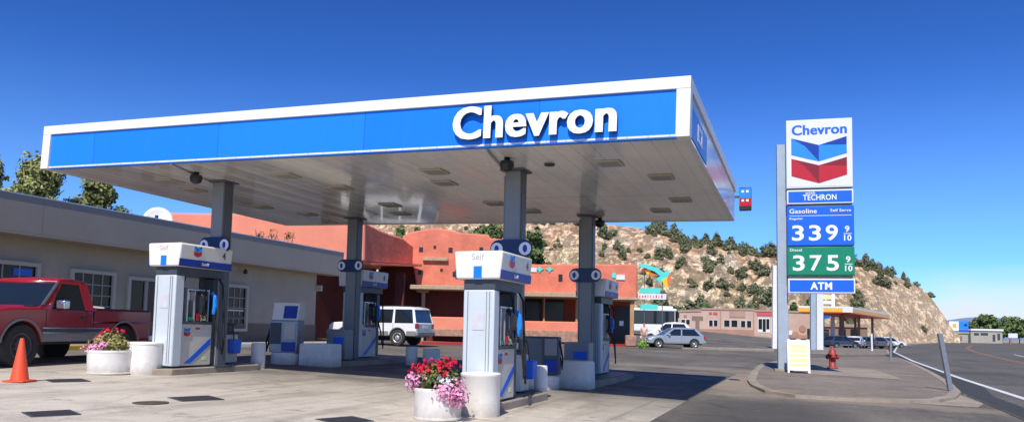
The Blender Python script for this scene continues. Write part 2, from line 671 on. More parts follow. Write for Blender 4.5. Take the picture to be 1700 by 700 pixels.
def base_nodes(name, rough=0.9):
    m = bpy.data.materials.new(name)
    m.use_nodes = True
    nt = m.node_tree
    b = nt.nodes['Principled BSDF']
    b.inputs['Roughness'].default_value = rough
    b.inputs['Specular IOR Level'].default_value = 0.25
    tc = N(nt, 'ShaderNodeTexCoord')
    sp = N(nt, 'ShaderNodeSeparateXYZ')
    nt.links.new(tc.outputs['Object'], sp.inputs[0])
    return m, nt, b, tc.outputs['Object'], sp


def add_bump(nt, b, h, strength, dist=0.02):
    bp = N(nt, 'ShaderNodeBump')
    bp.inputs['Strength'].default_value = strength
    bp.inputs['Distance'].default_value = dist
    nt.links.new(h, bp.inputs['Height'])
    nt.links.new(bp.outputs['Normal'], b.inputs['Normal'])


def asphalt_mat(name, c0, c1, patch=0.5):
    m, nt, b, v, sp = base_nodes(name, 0.88)
    big = nz(nt, v, 0.22, 0.35, 0.65, 5, 0.6)
    col = mixc(nt, big, c0, c1)
    med = nz(nt, v, 1.6, 0.35, 0.75, 7, 0.7)
    col = mixc(nt, math_(nt, 'MULTIPLY', med, patch), col, (0.055, 0.052, 0.05))
    fine = nz(nt, v, 60, 0.3, 0.7, 3, 0.6, 0.72, 1.25)
    col = mixc(nt, 1.0, col, fine, 'MULTIPLY')
    agg = nz(nt, v, 9, 0.45, 0.72, 5, 0.75)
    col = mixc(nt, math_(nt, 'MULTIPLY', agg, 0.45), col, (0.30, 0.265, 0.22))
    lane = N(nt, 'ShaderNodeMapping')
    lane.inputs['Scale'].default_value = (1.2, .12, 1)
    lane.inputs['Rotation'].default_value = (0, 0, -.15)
    nt.links.new(v, lane.inputs['Vector'])
    col = mixc(nt, math_(nt, 'MULTIPLY', nz(nt, lane.outputs[0], 0.9, 0.5, 0.75, 6, 0.65), 0.5), col, (0.055, 0.050, 0.045))
    crack = nz(nt, v, 0.33, 0.0, 0.012, kind='DISTANCE_TO_EDGE', t0=1, t1=0)
    wob = nz(nt, v, 0.9, 0.42, 0.55, 4)
    col = mixc(nt, math_(nt, 'MULTIPLY', crack, math_(nt, 'MULTIPLY', wob, 0.6)), col, (0.03, 0.03, 0.03))
    sand = nz(nt, v, 0.5, 0.58, 0.8, 6, 0.7, dist=0.6)
    col = mixc(nt, math_(nt, 'MULTIPLY', sand, 0.6), col, (0.28, 0.22, 0.16))
    tar = nz(nt, v, 0.16, 0.52, 0.60, 5, 0.55)
    col = mixc(nt, math_(nt, 'MULTIPLY', tar, 0.4), col, (0.045, 0.042, 0.04))
    nt.links.new(col, b.inputs['Base Color'])
    add_bump(nt, b, nz(nt, v, 90, 0.2, 0.8, 3), 0.35, 0.01)
    return m, nt, b, v, sp, col


# open ground: asphalt around the buildings, dry soil with scrub beyond
mg, nt, b, v, sp, acol = asphalt_mat('ground_surface', (0.115, 0.104, 0.088), (0.22, 0.192, 0.156))
s1 = nz(nt, v, 0.05, 0.3, 0.7, 6, 0.6)
soil = mixc(nt, s1, (0.34, 0.26, 0.17), (0.44, 0.35, 0.25))
scr = nz(nt, v, 0.22, 0.52, 0.62, 6, 0.7)
soil = mixc(nt, math_(nt, 'MULTIPLY', scr, 0.7), soil, (0.10, 0.11, 0.05))
edge = nz(nt, v, 0.12, 0, 1, 3, 0.5, -8, 8)
yy = math_(nt, 'ADD', sp.outputs['Y'], edge)
far = N(nt, 'ShaderNodeMapRange')
far.inputs['From Min'].default_value = 128
far.inputs['From Max'].default_value = 134
nt.links.new(yy, far.inputs['Value'])
lf = N(nt, 'ShaderNodeMapRange')
lf.inputs['From Min'].default_value = -40
lf.inputs['From Max'].default_value = -46
nt.links.new(math_(nt, 'ADD', sp.outputs['X'], math_(nt, 'MULTIPLY', edge, 0.3)), lf.inputs['Value'])
msk = math_(nt, 'MAXIMUM', far.outputs[0], lf.outputs[0], True)
rr = N(nt, 'ShaderNodeMapRange')
rr.inputs['From Min'].default_value = 26
rr.inputs['From Max'].default_value = 30
nt.links.new(math_(nt, 'SUBTRACT', sp.outputs['X'], math_(nt, 'MULTIPLY', sp.outputs['Y'], 0.13)), rr.inputs['Value'])
msk = math_(nt, 'MAXIMUM', msk, rr.outputs[0], True)
def spot(cx, cy, sx, sy, r0, r1):
    dx = math_(nt, 'DIVIDE', math_(nt, 'SUBTRACT', sp.outputs['X'], cx), sx)
    dy = math_(nt, 'DIVIDE', math_(nt, 'SUBTRACT', sp.outputs['Y'], cy), sy)
    d_ = math_(nt, 'SQRT', math_(nt, 'ADD', math_(nt, 'MULTIPLY', dx, dx), math_(nt, 'MULTIPLY', dy, dy)))
    d_ = math_(nt, 'ADD', d_, nz(nt, v, 0.8, .2, .8, 6, .7, -.45, .45))
    q = N(nt, 'ShaderNodeMapRange')
    q.inputs['From Min'].default_value = r1
    q.inputs['From Max'].default_value = r0
    nt.links.new(d_, q.inputs['Value'])
    return q.outputs[0]


acol = mixc(nt, math_(nt, 'MULTIPLY', spot(-1.3, 21.5, 1.2, 6.0, .5, 1.2), .8), acol, (0.33, 0.265, 0.195))
acol = mixc(nt, math_(nt, 'MULTIPLY', spot(-.6, 12.5, 1.5, 3.2, .6, 1.1), .6), acol, (0.062, 0.058, 0.053))
acol = mixc(nt, math_(nt, 'MULTIPLY', spot(1.2, 16.6, 3.0, .8, .5, 1.2), .7), acol, (0.30, 0.24, 0.18))
acol = mixc(nt, math_(nt, 'MULTIPLY', spot(-3.5, 26.5, 3.5, 1.2, .5, 1.2), .6), acol, (0.30, 0.25, 0.19))
nt.links.new(mixc(nt, msk, acol, soil), b.inputs['Base Color'])

ys = [-300, -120, -60] + list(range(-20, 145, 5)) + [160, 180, 200, 240, 300, 400, 600, 1000, 2000, 4000, 9000]
xs = [-6000, -2000, -800, -300, -150, -80, -50] + list(range(-40, 4, 5)) + [4] + list(range(5, 45, 5)) + [60, 100, 200, 400, 1000, 3000, 8000]
ground = sheet('ground', [[(x, y) for x in xs] for y in ys], mg, 0.0)

# forecourt slab
mp, nt, b, v, sp = base_nodes('forecourt_concrete', 0.82)
col = mixc(nt, nz(nt, v, 0.25, 0.3, 0.7, 5), (0.50, 0.435, 0.345), (0.64, 0.565, 0.46))
col = mixc(nt, math_(nt, 'MULTIPLY', nz(nt, v, 1.1, 0.48, 0.8, 8, 0.72, dist=0.4), 0.75), col, (0.24, 0.20, 0.155))
col = mixc(nt, math_(nt, 'MULTIPLY', nz(nt, v, 2.7, 0.60, 0.74, 5, 0.6), 0.7), col, (0.13, 0.105, 0.08))
mpn = N(nt, 'ShaderNodeMapping')
mpn.inputs['Scale'].default_value = (3.0, 0.25, 1)
mpn.inputs['Rotation'].default_value = (0, 0, 0.25)
nt.links.new(v, mpn.inputs['Vector'])
col = mixc(nt, math_(nt, 'MULTIPLY', nz(nt, mpn.outputs[0], 0.8, 0.50, 0.72, 6, 0.6), 0.6), col, (0.22, 0.185, 0.145))
fine = nz(nt, v, 45, 0.3, 0.7, 3, 0.6, 0.86, 1.12)
col = mixc(nt, 1.0, col, fine, 'MULTIPLY')
stain_shade = N(nt, 'ShaderNodeMapRange')  # slab darkened under the canopy: fuel stains plus canopy shade put into the colour
stain_shade.inputs['From Min'].default_value = 9.5
stain_shade.inputs['From Max'].default_value = 14.5
nt.links.new(math_(nt, 'ADD', sp.outputs['Y'], nz(nt, v, 0.5, 0.2, 0.8, 5, 0.6, -2.0, 2.0)), stain_shade.inputs['Value'])
col = mixc(nt, math_(nt, 'MULTIPLY', stain_shade.outputs[0], nz(nt, v, 0.7, 0.25, 0.6, 6, 0.7, 0.6, 0.95)), col, (0.088, 0.080, 0.068))


def joint(axis, period, off, width):
    a = math_(nt, 'ADD', sp.outputs[axis], off)
    a = math_(nt, 'DIVIDE', a, period)
    a = math_(nt, 'FRACT', a)
    a = math_(nt, 'SUBTRACT', a, 0.5)
    a = math_(nt, 'ABSOLUTE', a)
    return math_(nt, 'LESS_THAN', a, width / period / 2)


jn = math_(nt, 'MAXIMUM', joint('X', 4.1, 0.4, 0.025), joint('Y', 4.4, 1.2, 0.025))
col = mixc(nt, math_(nt, 'MULTIPLY', jn, 0.4), col, (0.09, 0.075, 0.06))
crk = nz(nt, v, 0.28, 0.0, 0.007, kind='DISTANCE_TO_EDGE', t0=1, t1=0)
col = mixc(nt, math_(nt, 'MULTIPLY', crk, math_(nt, 'MULTIPLY', nz(nt, v, 0.4, 0.5, 0.6), 0.7)), col, (0.10, 0.08, 0.06))
nt.links.new(col, b.inputs['Base Color'])
add_bump(nt, b, nz(nt, v, 35, 0.2, 0.8, 5), 0.2, 0.01)
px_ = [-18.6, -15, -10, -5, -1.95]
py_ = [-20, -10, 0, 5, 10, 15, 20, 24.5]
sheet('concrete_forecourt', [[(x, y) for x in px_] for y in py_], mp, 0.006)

# highway on the right
mr_, nt, b, v, sp, rc = asphalt_mat('road_asphalt', (0.105, 0.098, 0.088), (0.145, 0.135, 0.120), 0.35)


def ctrl(pts, y):
    for (y0, x0), (y1, x1) in zip(pts, pts[1:]):
        if y <= y1:
            t = (y - y0) / (y1 - y0)
            return x0 + (x1 - x0) * t
    return pts[-1][1]


EDGE = [(-40, 4.1), (16, 4.55), (20.8, 4.75), (29.3, 5.0), (50, 6.0), (80, 8.0), (130, 13.5), (200, 25), (300, 46), (420, 78)]
YEL = [(-40, 9.5), (20, 9.9), (51.5, 11.9), (92.7, 17.0), (130, 22.8), (200, 36), (300, 60), (420, 95)]
RGT = [(-40, 22), (20, 22.5), (51.5, 24), (92.7, 30), (130, 37), (200, 52), (300, 78), (420, 115)]
rys = list(range(-40, 145, 5)) + [150, 165, 180, 200, 220, 240, 260, 280, 300, 330, 360, 390, 420]


def strip(name, cl, w, m, off, y0=-40, y1=420):
    rows = []
    for y in rys:
        if y0 <= y <= y1:
            x = ctrl(cl, y)
            rows.append([(x - w / 2, y), (x + w / 2, y)])
    return sheet(name, rows, m, off)


sheet('road', [[(ctrl(EDGE, y) - 1.1, y), (ctrl(EDGE, y) + 2, y), ((ctrl(YEL, y)), y), (ctrl(RGT, y), y)] for y in rys], mr_, 0.012)
sheet('shoulder', [[(ctrl(EDGE, y) - 1.05, y), (ctrl(EDGE, y) - .12, y)] for y in rys if y <= 145], pm('fresh_asphalt', (0.045, 0.043, 0.042), .9, .2, 2), 0.016)
strip('edge_line', EDGE, 0.17, 'line_white', 0.020)
strip('centre_line', [(y, x - 0.16) for y, x in YEL], 0.12, 'line_yellow', 0.020)
strip('centre_line', [(y, x + 0.16) for y, x in YEL], 0.12, 'line_yellow', 0.020)
strip('far_edge_line', [(y, x - 1.6) for y, x in RGT], 0.14, 'line_white', 0.020)
sheet('turn_line', [[(14.2, 56), (14.35, 56)], [(18.5, 84), (18.65, 84)]], 'line_white', 0.020)


def raised(name, pix, h, m, kerb_m='kerb', kw=0.22, world=None):
    """a kerbed island: kerb ring + surface a little below the kerb top"""
    P = [on_ground(*p) for p in pix] if world is None else [Vector((x, y, gz(x, y))) for x, y in world]
    cen = sum(P, Vector()) / len(P)
    n = len(P)
    area = sum(P[i].x * P[(i + 1) % n].y - P[(i + 1) % n].x * P[i].y for i in range(n))
    if area < 0:
        P.reverse()
    inn = []
    for i, p in enumerate(P):
        a, c = P[i - 1], P[(i + 1) % n]
        t = ((p - a).normalized() + (c - p).normalized())
        t.z = 0
        t.normalize()
        inn.append(p + Vector((-t.y, t.x, 0)) * kw)
    bm = bmesh.new()
    lo = [bm.verts.new((p.x, p.y, gz(p.x, p.y) - .05)) for p in P]
    up = [bm.verts.new((p.x * .985 + q.x * .015, p.y * .985 + q.y * .015, gz(p.x, p.y) + h)) for p, q in zip(P, inn)]
    ii = [bm.verts.new((p.x, p.y, gz(p.x, p.y) + h)) for p in inn]
    il = [bm.verts.new((p.x, p.y, gz(p.x, p.y) - .05)) for p in inn]
    for A, B in ((lo, up), (up, ii), (ii, il)):
        for i in range(n):
            j = (i + 1) % n
            bm.faces.new([A[i], A[j], B[j], B[i]])
    me = bpy.data.meshes.new(name + '_kerb')
    bm.to_mesh(me)
    bm.free()
    me.materials.append(MT[kerb_m])
    o = bpy.data.objects.new(name + '_kerb', me)
    C.objects.link(o)
    struct(o)
    bm = bmesh.new()
    f = bm.faces.new([bm.verts.new((p.x, p.y, gz(p.x, p.y) + h - 0.012)) for p in inn])
    bmesh.ops.triangulate(bm, faces=[f])
    me = bpy.data.meshes.new(name)
    bm.to_mesh(me)
    bm.free()
    me.materials.append(m)
    o = bpy.data.objects.new(name, me)
    C.objects.link(o)
    return struct(o)


mi, nt, b, v, sp = base_nodes('island_surface', 0.9)
col = mixc(nt, nz(nt, v, 0.35, 0.35, 0.65, 6, 0.65, dist=0.5), (0.155, 0.138, 0.118), (0.25, 0.205, 0.165))
mpn = N(nt, 'ShaderNodeMapping')
mpn.inputs['Scale'].default_value = (0.75, 1.0, 1)
nt.links.new(v, mpn.inputs['Vector'])
col = mixc(nt, math_(nt, 'MULTIPLY', nz(nt, mpn.outputs[0], 0.9, 0.5, 0.72, 7, 0.7), 0.8), col, (0.37, 0.27, 0.20))
col = mixc(nt, math_(nt, 'MULTIPLY', nz(nt, v, 1.7, 0.55, 0.70, 7, 0.75), 0.65), col, (0.085, 0.075, 0.065))
col = mixc(nt, math_(nt, 'MULTIPLY', nz(nt, v, 7, 0.5, 0.72, 6, 0.75), 0.5), col, (0.42, 0.34, 0.26))
col = mixc(nt, 1.0, col, nz(nt, v, 50, 0.3, 0.7, 3, 0.6, 0.75, 1.2), 'MULTIPLY')
nt.links.new(col, b.inputs['Base Color'])
add_bump(nt, b, nz(nt, v, 60, 0.2, 0.8, 4), 0.3, 0.01)
raised('traffic_island', [(1240, 633), (1246, 641), (1270, 652), (1320, 660), (1420, 666), (1510, 669), (1560, 668), (1588, 662), (1596, 654),
                          (1580, 638), (1550, 620), (1515, 603), (1490, 594), (1400, 594), (1300, 598), (1262, 606), (1248, 618)], 0.065, mi)
raised('verge_island', [(1300, 585), (1400, 588), (1478, 588), (1474, 581), (1400, 578), (1310, 578)], 0.10, mi)
raised('frontage_kerb', [(1132, 578.5), (1285, 583.5), (1287, 580.5), (1132, 576)], 0.10, MT['kerb'], kw=0.1)
a = on_ground(1342, 612)
sheet('concrete_pad', [[(-1.0 + .5, 26.0), (2.9, 26.0)], [(-.2, 33), (2.6, 33)]], 'kerb', 0.0605)
# concrete gutter between island and carriageway
gp = [on_ground(*p) for p in ((1600, 656), (1584, 639), (1553, 620.5), (1518, 603), (1492, 593), (1482, 588))]
sheet('gutter', [[(p.x + .02, p.y), (p.x + .55, p.y)] for p in gp], 'kerb', 0.004)
gp = [on_ground(*p) for p in ((1512, 671.5), (1590, 667), (1645, 660))]
sheet('gutter_apron', [[(2.0, 17.2), (2.0, 17.9)], [(3.2, 17.3), (3.2, 19.6)], [(3.52, 18.5), (3.52, 21)]], 'kerb', 0.004)

# ------------------------------------------------------------------ hill
HC = [(470, 356), (560, 352), (650, 358), (760, 360), (850, 364), (940, 368), (1020, 374), (1080, 384), (1120, 396), (1160, 407), (1200, 412), (1250, 422), (1290, 427),
      (1340, 430), (1390, 438), (1430, 443), (1470, 452), (1500, 464), (1530, 478), (1543, 490), (1556, 508), (1567, 524), (1577, 540), (1586, 552), (1596, 556)]


def lerp_pts(P, t):
    if t <= P[0][0]:
        return P[0][1]
    for (a, va), (c, vc) in zip(P, P[1:]):
        if t <= c:
            return va + (vc - va) * (t - a) / (c - a)
    return P[-1][1]


def fbm(p, oct=4):
    s, a, f = 0, 1, 1
    for _ in range(oct):
        s += a * noise.noise(p * f)
        a *= 0.5
        f *= 2.05
    return s


HPX = [470 + 3.5 * i for i in range(322)]
NV = 84
PROF = [(0, 0), (.10, .05), (.25, .17), (.40, .33), (.52, .44), (.56, .55), (.68, .64), (.78, .74), (.82, .86), (.92, .95), (1.0, 1.0), (1.25, 1.02), (1.6, 0.9)]


def hill_point(px, vv):
    bare = sstep(1390, 1500, px)
    yf = lerp_pts([(470, 148), (1280, 152), (1420, 190), (1500, 260), (1596, 320)], px)
    yc = lerp_pts([(470, 275), (1300, 280), (1450, 320), (1530, 335), (1596, 328)], px)
    foot = atY(px, 552, yf)
    foot.z = gz(foot.x, foot.y) - 0.8
    crest = atY(px, lerp_pts(HC, px), yc)
    p = foot.lerp(crest, vv)
    q = Vector((p.x * 0.03, p.y * 0.03, 0))
    w = vv + 0.075 * fbm(q * 1.6 + Vector((5, 0, 0)), 3) * min(1, max(0, vv * 4)) * max(0.0, 1 - abs(vv - .5) * 1.6)
    prof = lerp_pts(PROF, max(0, w))
    prof = prof * (1 - bare * 0.75) + (vv if vv < 1 else prof) * bare * 0.75
    p.z = foot.z + (crest.z - foot.z) * prof
    tap = min(1, vv * 5) * (1 if vv < 1 else max(0.2, 1 - (vv - 1) * 2))
    n = fbm(Vector((p.x * 0.055, p.y * 0.055, p.z * .02)), 5)
    ridge = abs(fbm(Vector((p.x * .09 + 40, p.y * .03, p.z * .05)), 3))
    amp = (1 - 0.82 * bare)
    edge = min(1, (1600 - px) / 80)
    near_crest = 1 - 0.7 * sstep(.85, 1.0, vv)
    gully = abs(noise.noise(Vector((p.x * .16, p.y * .012, 9)))) + .5 * abs(noise.noise(Vector((p.x * .37, p.y * .03, 4))))
    p.z += (n * 2.4 - ridge * 2.6 + gully * 3.0 - .3) * tap * amp * edge * near_crest
    d = Vector((p.x, p.y, 0)).normalized()
    p -= d * (ridge * 4.0 - n * 3) * tap * amp * edge
    return p


hv, hf, hb, hh = [], [], [], []
for px in HPX:
    for j in range(NV):
        vv = 1.6 * j / (NV - 1) if j > 63 else 1.0 * j / 63 * 1.216
        vv = 1.6 * j / (NV - 1)
        hv.append(tuple(hill_point(px, vv)))
        hb.append(sstep(1400, 1500, px + 35 * noise.noise(Vector((px * .02, vv * 5, 0)))))
        hh.append(vv)
for i in range(len(HPX) - 1):
    for j in range(NV - 1):
        k = i * NV + j
        hf.append((k, k + NV, k + NV + 1, k + 1))
me = bpy.data.meshes.new('hill')
me.from_pydata(hv, [], hf)
for nm, dat in (('bare', hb), ('rise', hh)):
    at = me.attributes.new(nm, 'FLOAT', 'POINT')
    at.data.foreach_set('value', dat)
for p in me.polygons:
    p.use_smooth = True
mh, nt, b, v, sp = base_nodes('hill_rock', 0.95)
ab = N(nt, 'ShaderNodeAttribute', attribute_name='bare')
ar = N(nt, 'ShaderNodeAttribute', attribute_name='rise')
mpn = N(nt, 'ShaderNodeMapping')
mpn.inputs['Scale'].default_value = (1, .30, .85)
nt.links.new(v, mpn.inputs['Vector'])
vz = mpn.outputs[0]
c_lo = mixc(nt, nz(nt, vz, 0.06, 0.35, 0.65, 6, 0.7), (0.62, 0.455, 0.27), (0.82, 0.66, 0.43))
c_hi = mixc(nt, nz(nt, vz, 0.05, 0.38, 0.62, 6, 0.7), (0.72, 0.44, 0.26), (0.82, 0.61, 0.40))
rb = N(nt, 'ShaderNodeMapRange')
rb.inputs['From Min'].default_value = 0.45
rb.inputs['From Max'].default_value = 0.68
nt.links.new(math_(nt, 'ADD', ar.outputs['Fac'], nz(nt, vz, 0.03, 0.3, 0.7, 4, 0.6, -.15, .15)), rb.inputs['Value'])
col = mixc(nt, rb.outputs[0], c_lo, c_hi)
col = mixc(nt, math_(nt, 'MULTIPLY', nz(nt, vz, 0.035, 0.56, 0.66, 5, 0.65), 0.8), col, (0.90, 0.79, 0.58))
rock_shade = nz(nt, vz, 0.34, 0.49, 0.62, 9, 0.8)
col = mixc(nt, math_(nt, 'MULTIPLY', rock_shade, 0.42), col, (0.36, 0.225, 0.135))  # shadows in the rock crevices painted as brown blotches
chips = nz(nt, vz, 0.75, 0.52, 0.7, 6, 0.8)
col = mixc(nt, math_(nt, 'MULTIPLY', chips, 0.24), col, (0.24, 0.155, 0.10))
scrub = nz(nt, vz, 0.55, 0.52, 0.60, 6, 0.75)
dens = nz(nt, vz, 0.045, 0.42, 0.62, 4, 0.6)
dens = math_(nt, 'MULTIPLY', dens, math_(nt, 'SUBTRACT', 1.0, math_(nt, 'MULTIPLY', ab.outputs['Fac'], 0.85)))
col = mixc(nt, math_(nt, 'MULTIPLY', math_(nt, 'MULTIPLY', scrub, dens), 0.65), col, (0.16, 0.15, 0.075))
barec = mixc(nt, nz(nt, vz, 0.12, 0.35, 0.7, 7, 0.7), (0.76, 0.54, 0.34), (0.84, 0.64, 0.44))
barec = mixc(nt, math_(nt, 'MULTIPLY', rock_shade, 0.14), barec, (0.34, 0.21, 0.12))
col = mixc(nt, math_(nt, 'MULTIPLY', ab.outputs['Fac'], 0.93), col, barec)
nt.links.new(col, b.inputs['Base Color'])
hgt = math_(nt, 'ADD', math_(nt, 'MULTIPLY', rock_shade, -1.0), math_(nt, 'MULTIPLY', chips, -0.6))
add_bump(nt, b, hgt, 0.9, 0.9)
me.materials.append(mh)
hill = bpy.data.objects.new('hill', me)
C.objects.link(hill)
struct(hill)

# faint far hills at the right
hz_ = pm('far_hills_haze_blue', (0.15, 0.22, 0.36), 1.0, 0.1, 0.002)  # blue haze of distance painted into the hill colour
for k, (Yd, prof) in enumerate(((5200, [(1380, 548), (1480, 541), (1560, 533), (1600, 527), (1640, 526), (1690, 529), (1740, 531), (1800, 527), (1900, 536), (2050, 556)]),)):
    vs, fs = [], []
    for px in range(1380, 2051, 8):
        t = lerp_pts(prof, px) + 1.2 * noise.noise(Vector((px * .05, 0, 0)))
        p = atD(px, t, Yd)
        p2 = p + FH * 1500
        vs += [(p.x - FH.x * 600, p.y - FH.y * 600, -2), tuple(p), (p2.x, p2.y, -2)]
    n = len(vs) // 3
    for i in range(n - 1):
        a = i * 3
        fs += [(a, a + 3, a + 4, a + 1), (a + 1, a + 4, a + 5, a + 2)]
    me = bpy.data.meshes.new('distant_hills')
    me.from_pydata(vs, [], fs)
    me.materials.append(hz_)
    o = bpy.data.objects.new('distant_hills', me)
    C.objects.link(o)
    struct(o)

# ------------------------------------------------------------------ canopy
X0, Y0, CW, CD, CH = -1.45, 10.5, 12.78, 7.75, 0.85
CZ = 4.0
TX, TY = -0.0227, -0.0117


def under(x, y):
    return CZ + TX * (x - X0) + TY * (y - Y0)


canopy = thing('canopy', 'white and blue flat canopy with white brand lettering over the fuel pumps', 'canopy', (X0, Y0, CZ))
canopy.rotation_euler = (-0.0117, 0.0227, 0)
# soffit material: ribbed white metal decking
ms, nt, b, v, sp = base_nodes('soffit_decking', 0.28)
b.inputs['Specular IOR Level'].default_value = 0.6
b.inputs['Roughness'].default_value = 0.2
b.inputs['Coat Weight'].default_value = 0.8
b.inputs['Coat Roughness'].default_value = 0.07
fx = math_(nt, 'FRACT', math_(nt, 'DIVIDE', math_(nt, 'ADD', sp.outputs['X'], 50.0), 0.305))
seam = math_(nt, 'LESS_THAN', fx, 0.045)
col = mixc(nt, nz(nt, v, 0.5, 0.3, 0.7, 5), (0.72, 0.705, 0.67), (0.82, 0.805, 0.77))
col = mixc(nt, math_(nt, 'MULTIPLY', seam, 0.45), col, (0.25, 0.22, 0.18))
yj = math_(nt, 'LESS_THAN', math_(nt, 'ABSOLUTE', math_(nt, 'SUBTRACT', sp.outputs['Y'], 4.35)), 0.02)
col = mixc(nt, math_(nt, 'MULTIPLY', yj, 0.5), col, (0.2, 0.18, 0.15))
pid = math_(nt, 'FLOOR', math_(nt, 'DIVIDE', math_(nt, 'ADD', sp.outputs['X'], 50.0), 0.305))
wn = N(nt, 'ShaderNodeTexWhiteNoise', noise_dimensions='1D')
nt.links.new(pid, wn.inputs['W'])
col = mixc(nt, 1.0, col, math_(nt, 'MULTIPLY_ADD', wn.outputs['Value'], 0.10), 'MULTIPLY') if False else col
nt.links.new(col, b.inputs['Base Color'])
hump = math_(nt, 'ABSOLUTE', math_(nt, 'SUBTRACT', fx, 0.5))
hh_ = math_(nt, 'ADD', math_(nt, 'MULTIPLY', hump, 0.35), math_(nt, 'MULTIPLY', nz(nt, v, 1.2, 0.2, 0.8, 3), 0.9))
hh_ = math_(nt, 'ADD', hh_, math_(nt, 'MULTIPLY', math_(nt, 'MULTIPLY', fx, math_(nt, 'SUBTRACT', wn.outputs['Value'], 0.5)), 3.2))
add_bump(nt, b, hh_, 0.75, 0.03)
MB().box(-CW + .02, -.02, .03, CD - .03, 0.0, 0.03).build('soffit', ms, canopy)
mf, nt, b, v, sp = base_nodes('fascia_panels', 0.32)
b.inputs['Specular IOR Level'].default_value = 0.35
pf = math_(nt, 'DIVIDE', math_(nt, 'ADD', sp.outputs['X'], 60.2), 3.05)
fr_ = math_(nt, 'FRACT', pf)
wn = N(nt, 'ShaderNodeTexWhiteNoise', noise_dimensions='1D')
nt.links.new(math_(nt, 'FLOOR', pf), wn.inputs['W'])
col = mixc(nt, wn.outputs['Value'], (0.012, 0.200, 0.83), (0.016, 0.225, 0.88))
mpn = N(nt, 'ShaderNodeMapping')
mpn.inputs['Scale'].default_value = (5, 1, .5)
nt.links.new(v, mpn.inputs['Vector'])
col = mixc(nt, nz(nt, mpn.outputs[0], 1.0, .5, .8, 6, .7, 0, .22), col, (0.06, 0.22, 0.62))
col = mixc(nt, math_(nt, 'MULTIPLY', math_(nt, 'LESS_THAN', fr_, .005), .55), col, (0.005, 0.06, 0.3))
nt.links.new(col, b.inputs['Base Color'])
add_bump(nt, b, nz(nt, v, 0.7, .2, .8, 2), .12, .05)
MB().box(-CW + .21, -.2, .035, .14, -0.015, 0.672).build('blue_fascia', mf, canopy)
m = MB()
m.box(-CW, 0, 0, .2, .675, CH)
m.box(-.198, 0, 0, .2, -.015, .673)
m.box(-CW, -CW + .205, 0, .2, -.015, .673)
m.build('front_trim', 'white', canopy, bevel=0.006)
m = MB()
m.box(-.12, 0, .203, CD, .675, CH)
m.box(-CW, -CW + .12, .203, CD, .675, CH)
m.box(-CW + .125, -.125, CD - .12, CD, .675, CH)
m.build('rear_trim', 'white', canopy, bevel=0.006)
m = MB()
m.box(-.10, -.03, .203, CD - .03, -0.015, .672)
m.box(-CW + .03, -CW + .10, .203, CD - .03, -0.015, .672)
m.box(-CW + .105, -.105, CD - .10, CD - .03, -0.015, .672)
m.build('side_fascia', 'fascia_gloss', canopy)
MB().box(-CW + .125, -.125, .205, CD - .125, .70, .74).build('canopy_roof', 'roof', canopy)
t = text_mesh('lettering', 'Chevron', 2.58, 0.52, 0.06, 'letter_white', canopy, bold=0.018, back='letter_side', smear=.016)
t.location = (-5.07 - X0, -0.06, 0.09)
MB().box(-.028, -.016, .35, 2.1, .06, .50).build('end_blue_panel', 'blue_light', canopy)
m = MB()
m.box(-.0145, -.010, .95, 1.5, .36, .42)
m.box(-.0145, -.010, .95, 1.5, .16, .22)
m.box(-.0145, -.010, .95, 1.08, .225, .355)
m.box(-.0145, -.010, 1.37, 1.5, .225, .355)
m.build('end_mark', 'letter_white', canopy)


def clocal(x, y):
    return x - X0, y - Y0


for x, y in ((-9.36, 11.95), (-8.96, 13.21), (-2.94, 11.95), (-6.49, 13.07), (-6.2, 12.07), (-6.37, 15.36), (-2.3, 13.15), (-2.92, 16.65),
             (-2.3, 15.39), (-12.39, 12.02), (-12.66, 12.98), (-12.1, 16.36), (-12.61, 15.19), (-5.93, 16.45), (-9.4, 16.5), (-9.0, 15.3)):
    a, c = clocal(x, y)
    f = MB()
    f.box(a - .21, a + .21, c - .21, c + .21, -.028, -.001)
    fo = f.build('ceiling_light', 'store_trim', canopy, bevel=0.008)
    MB().box(a - .16, a + .16, c - .16, c + .16, -.034, -.029).build('lens', 'mullion', fo)
for x, y in ((-4.5, 11.33), (-11.08, 11.4), (-4.56, 17.64)):
    a, c = clocal(x, y)
    m = MB()
    m.lathe([(0.05, 0), (.05, -.05), (.11, -.06), (.12, -.12), (.10, -.19), (.04, -.225)], 14, (a, c, 0))
    m.build('floodlight', 'dark', canopy, smooth=True)
for p, q in (((-4.59, 10.67), (-5.04, 13.0)), ((-10.91, 10.59), (-11.5, 12.3))):
    a, c = clocal(*p), clocal(*q)
    MB().tube([(a[0], a[1], -.02), (c[0], c[1], -.02)], .022, 6).build('conduit', 'alu', canopy)
a, c = clocal(-3.95, 11.87)
MB().lathe([(.09, 0), (.09, -.03), (.03, -.04)], 12, (a, c, 0)).build('vent_cap', 'charcoal', canopy)
# small brand sign that sticks out at the far corner
bs = thing('projecting_sign', 'small red and blue brand sign sticking out at the far canopy corner', 'sign', (X0 + .03, 17.6, CZ + TY * 7.1 + .12))
MB().box(0, .10, -.02, .03, .30, .34).build('bracket', 'charcoal', bs)
MB().box(.10, .36, -.06, .06, .0, .52).build('sign_box', 'dark', bs, bevel=.01)
MB().box(.105, .355, -.068, -.062, .27, .50).build('blue_panel', 'blue_light', bs)
MB().box(.105, .355, -.068, -.062, .09, .262).build('red_panel', 'red', bs)
m = MB()
for x in (.15, .25):
    for z in (.40, .195):
        m.box(x, x + .055, -.074, -.069, z, z + .05)
m.build('marks', 'letter_white', bs)

# ------------------------------------------------------------------ columns
COLS = {}


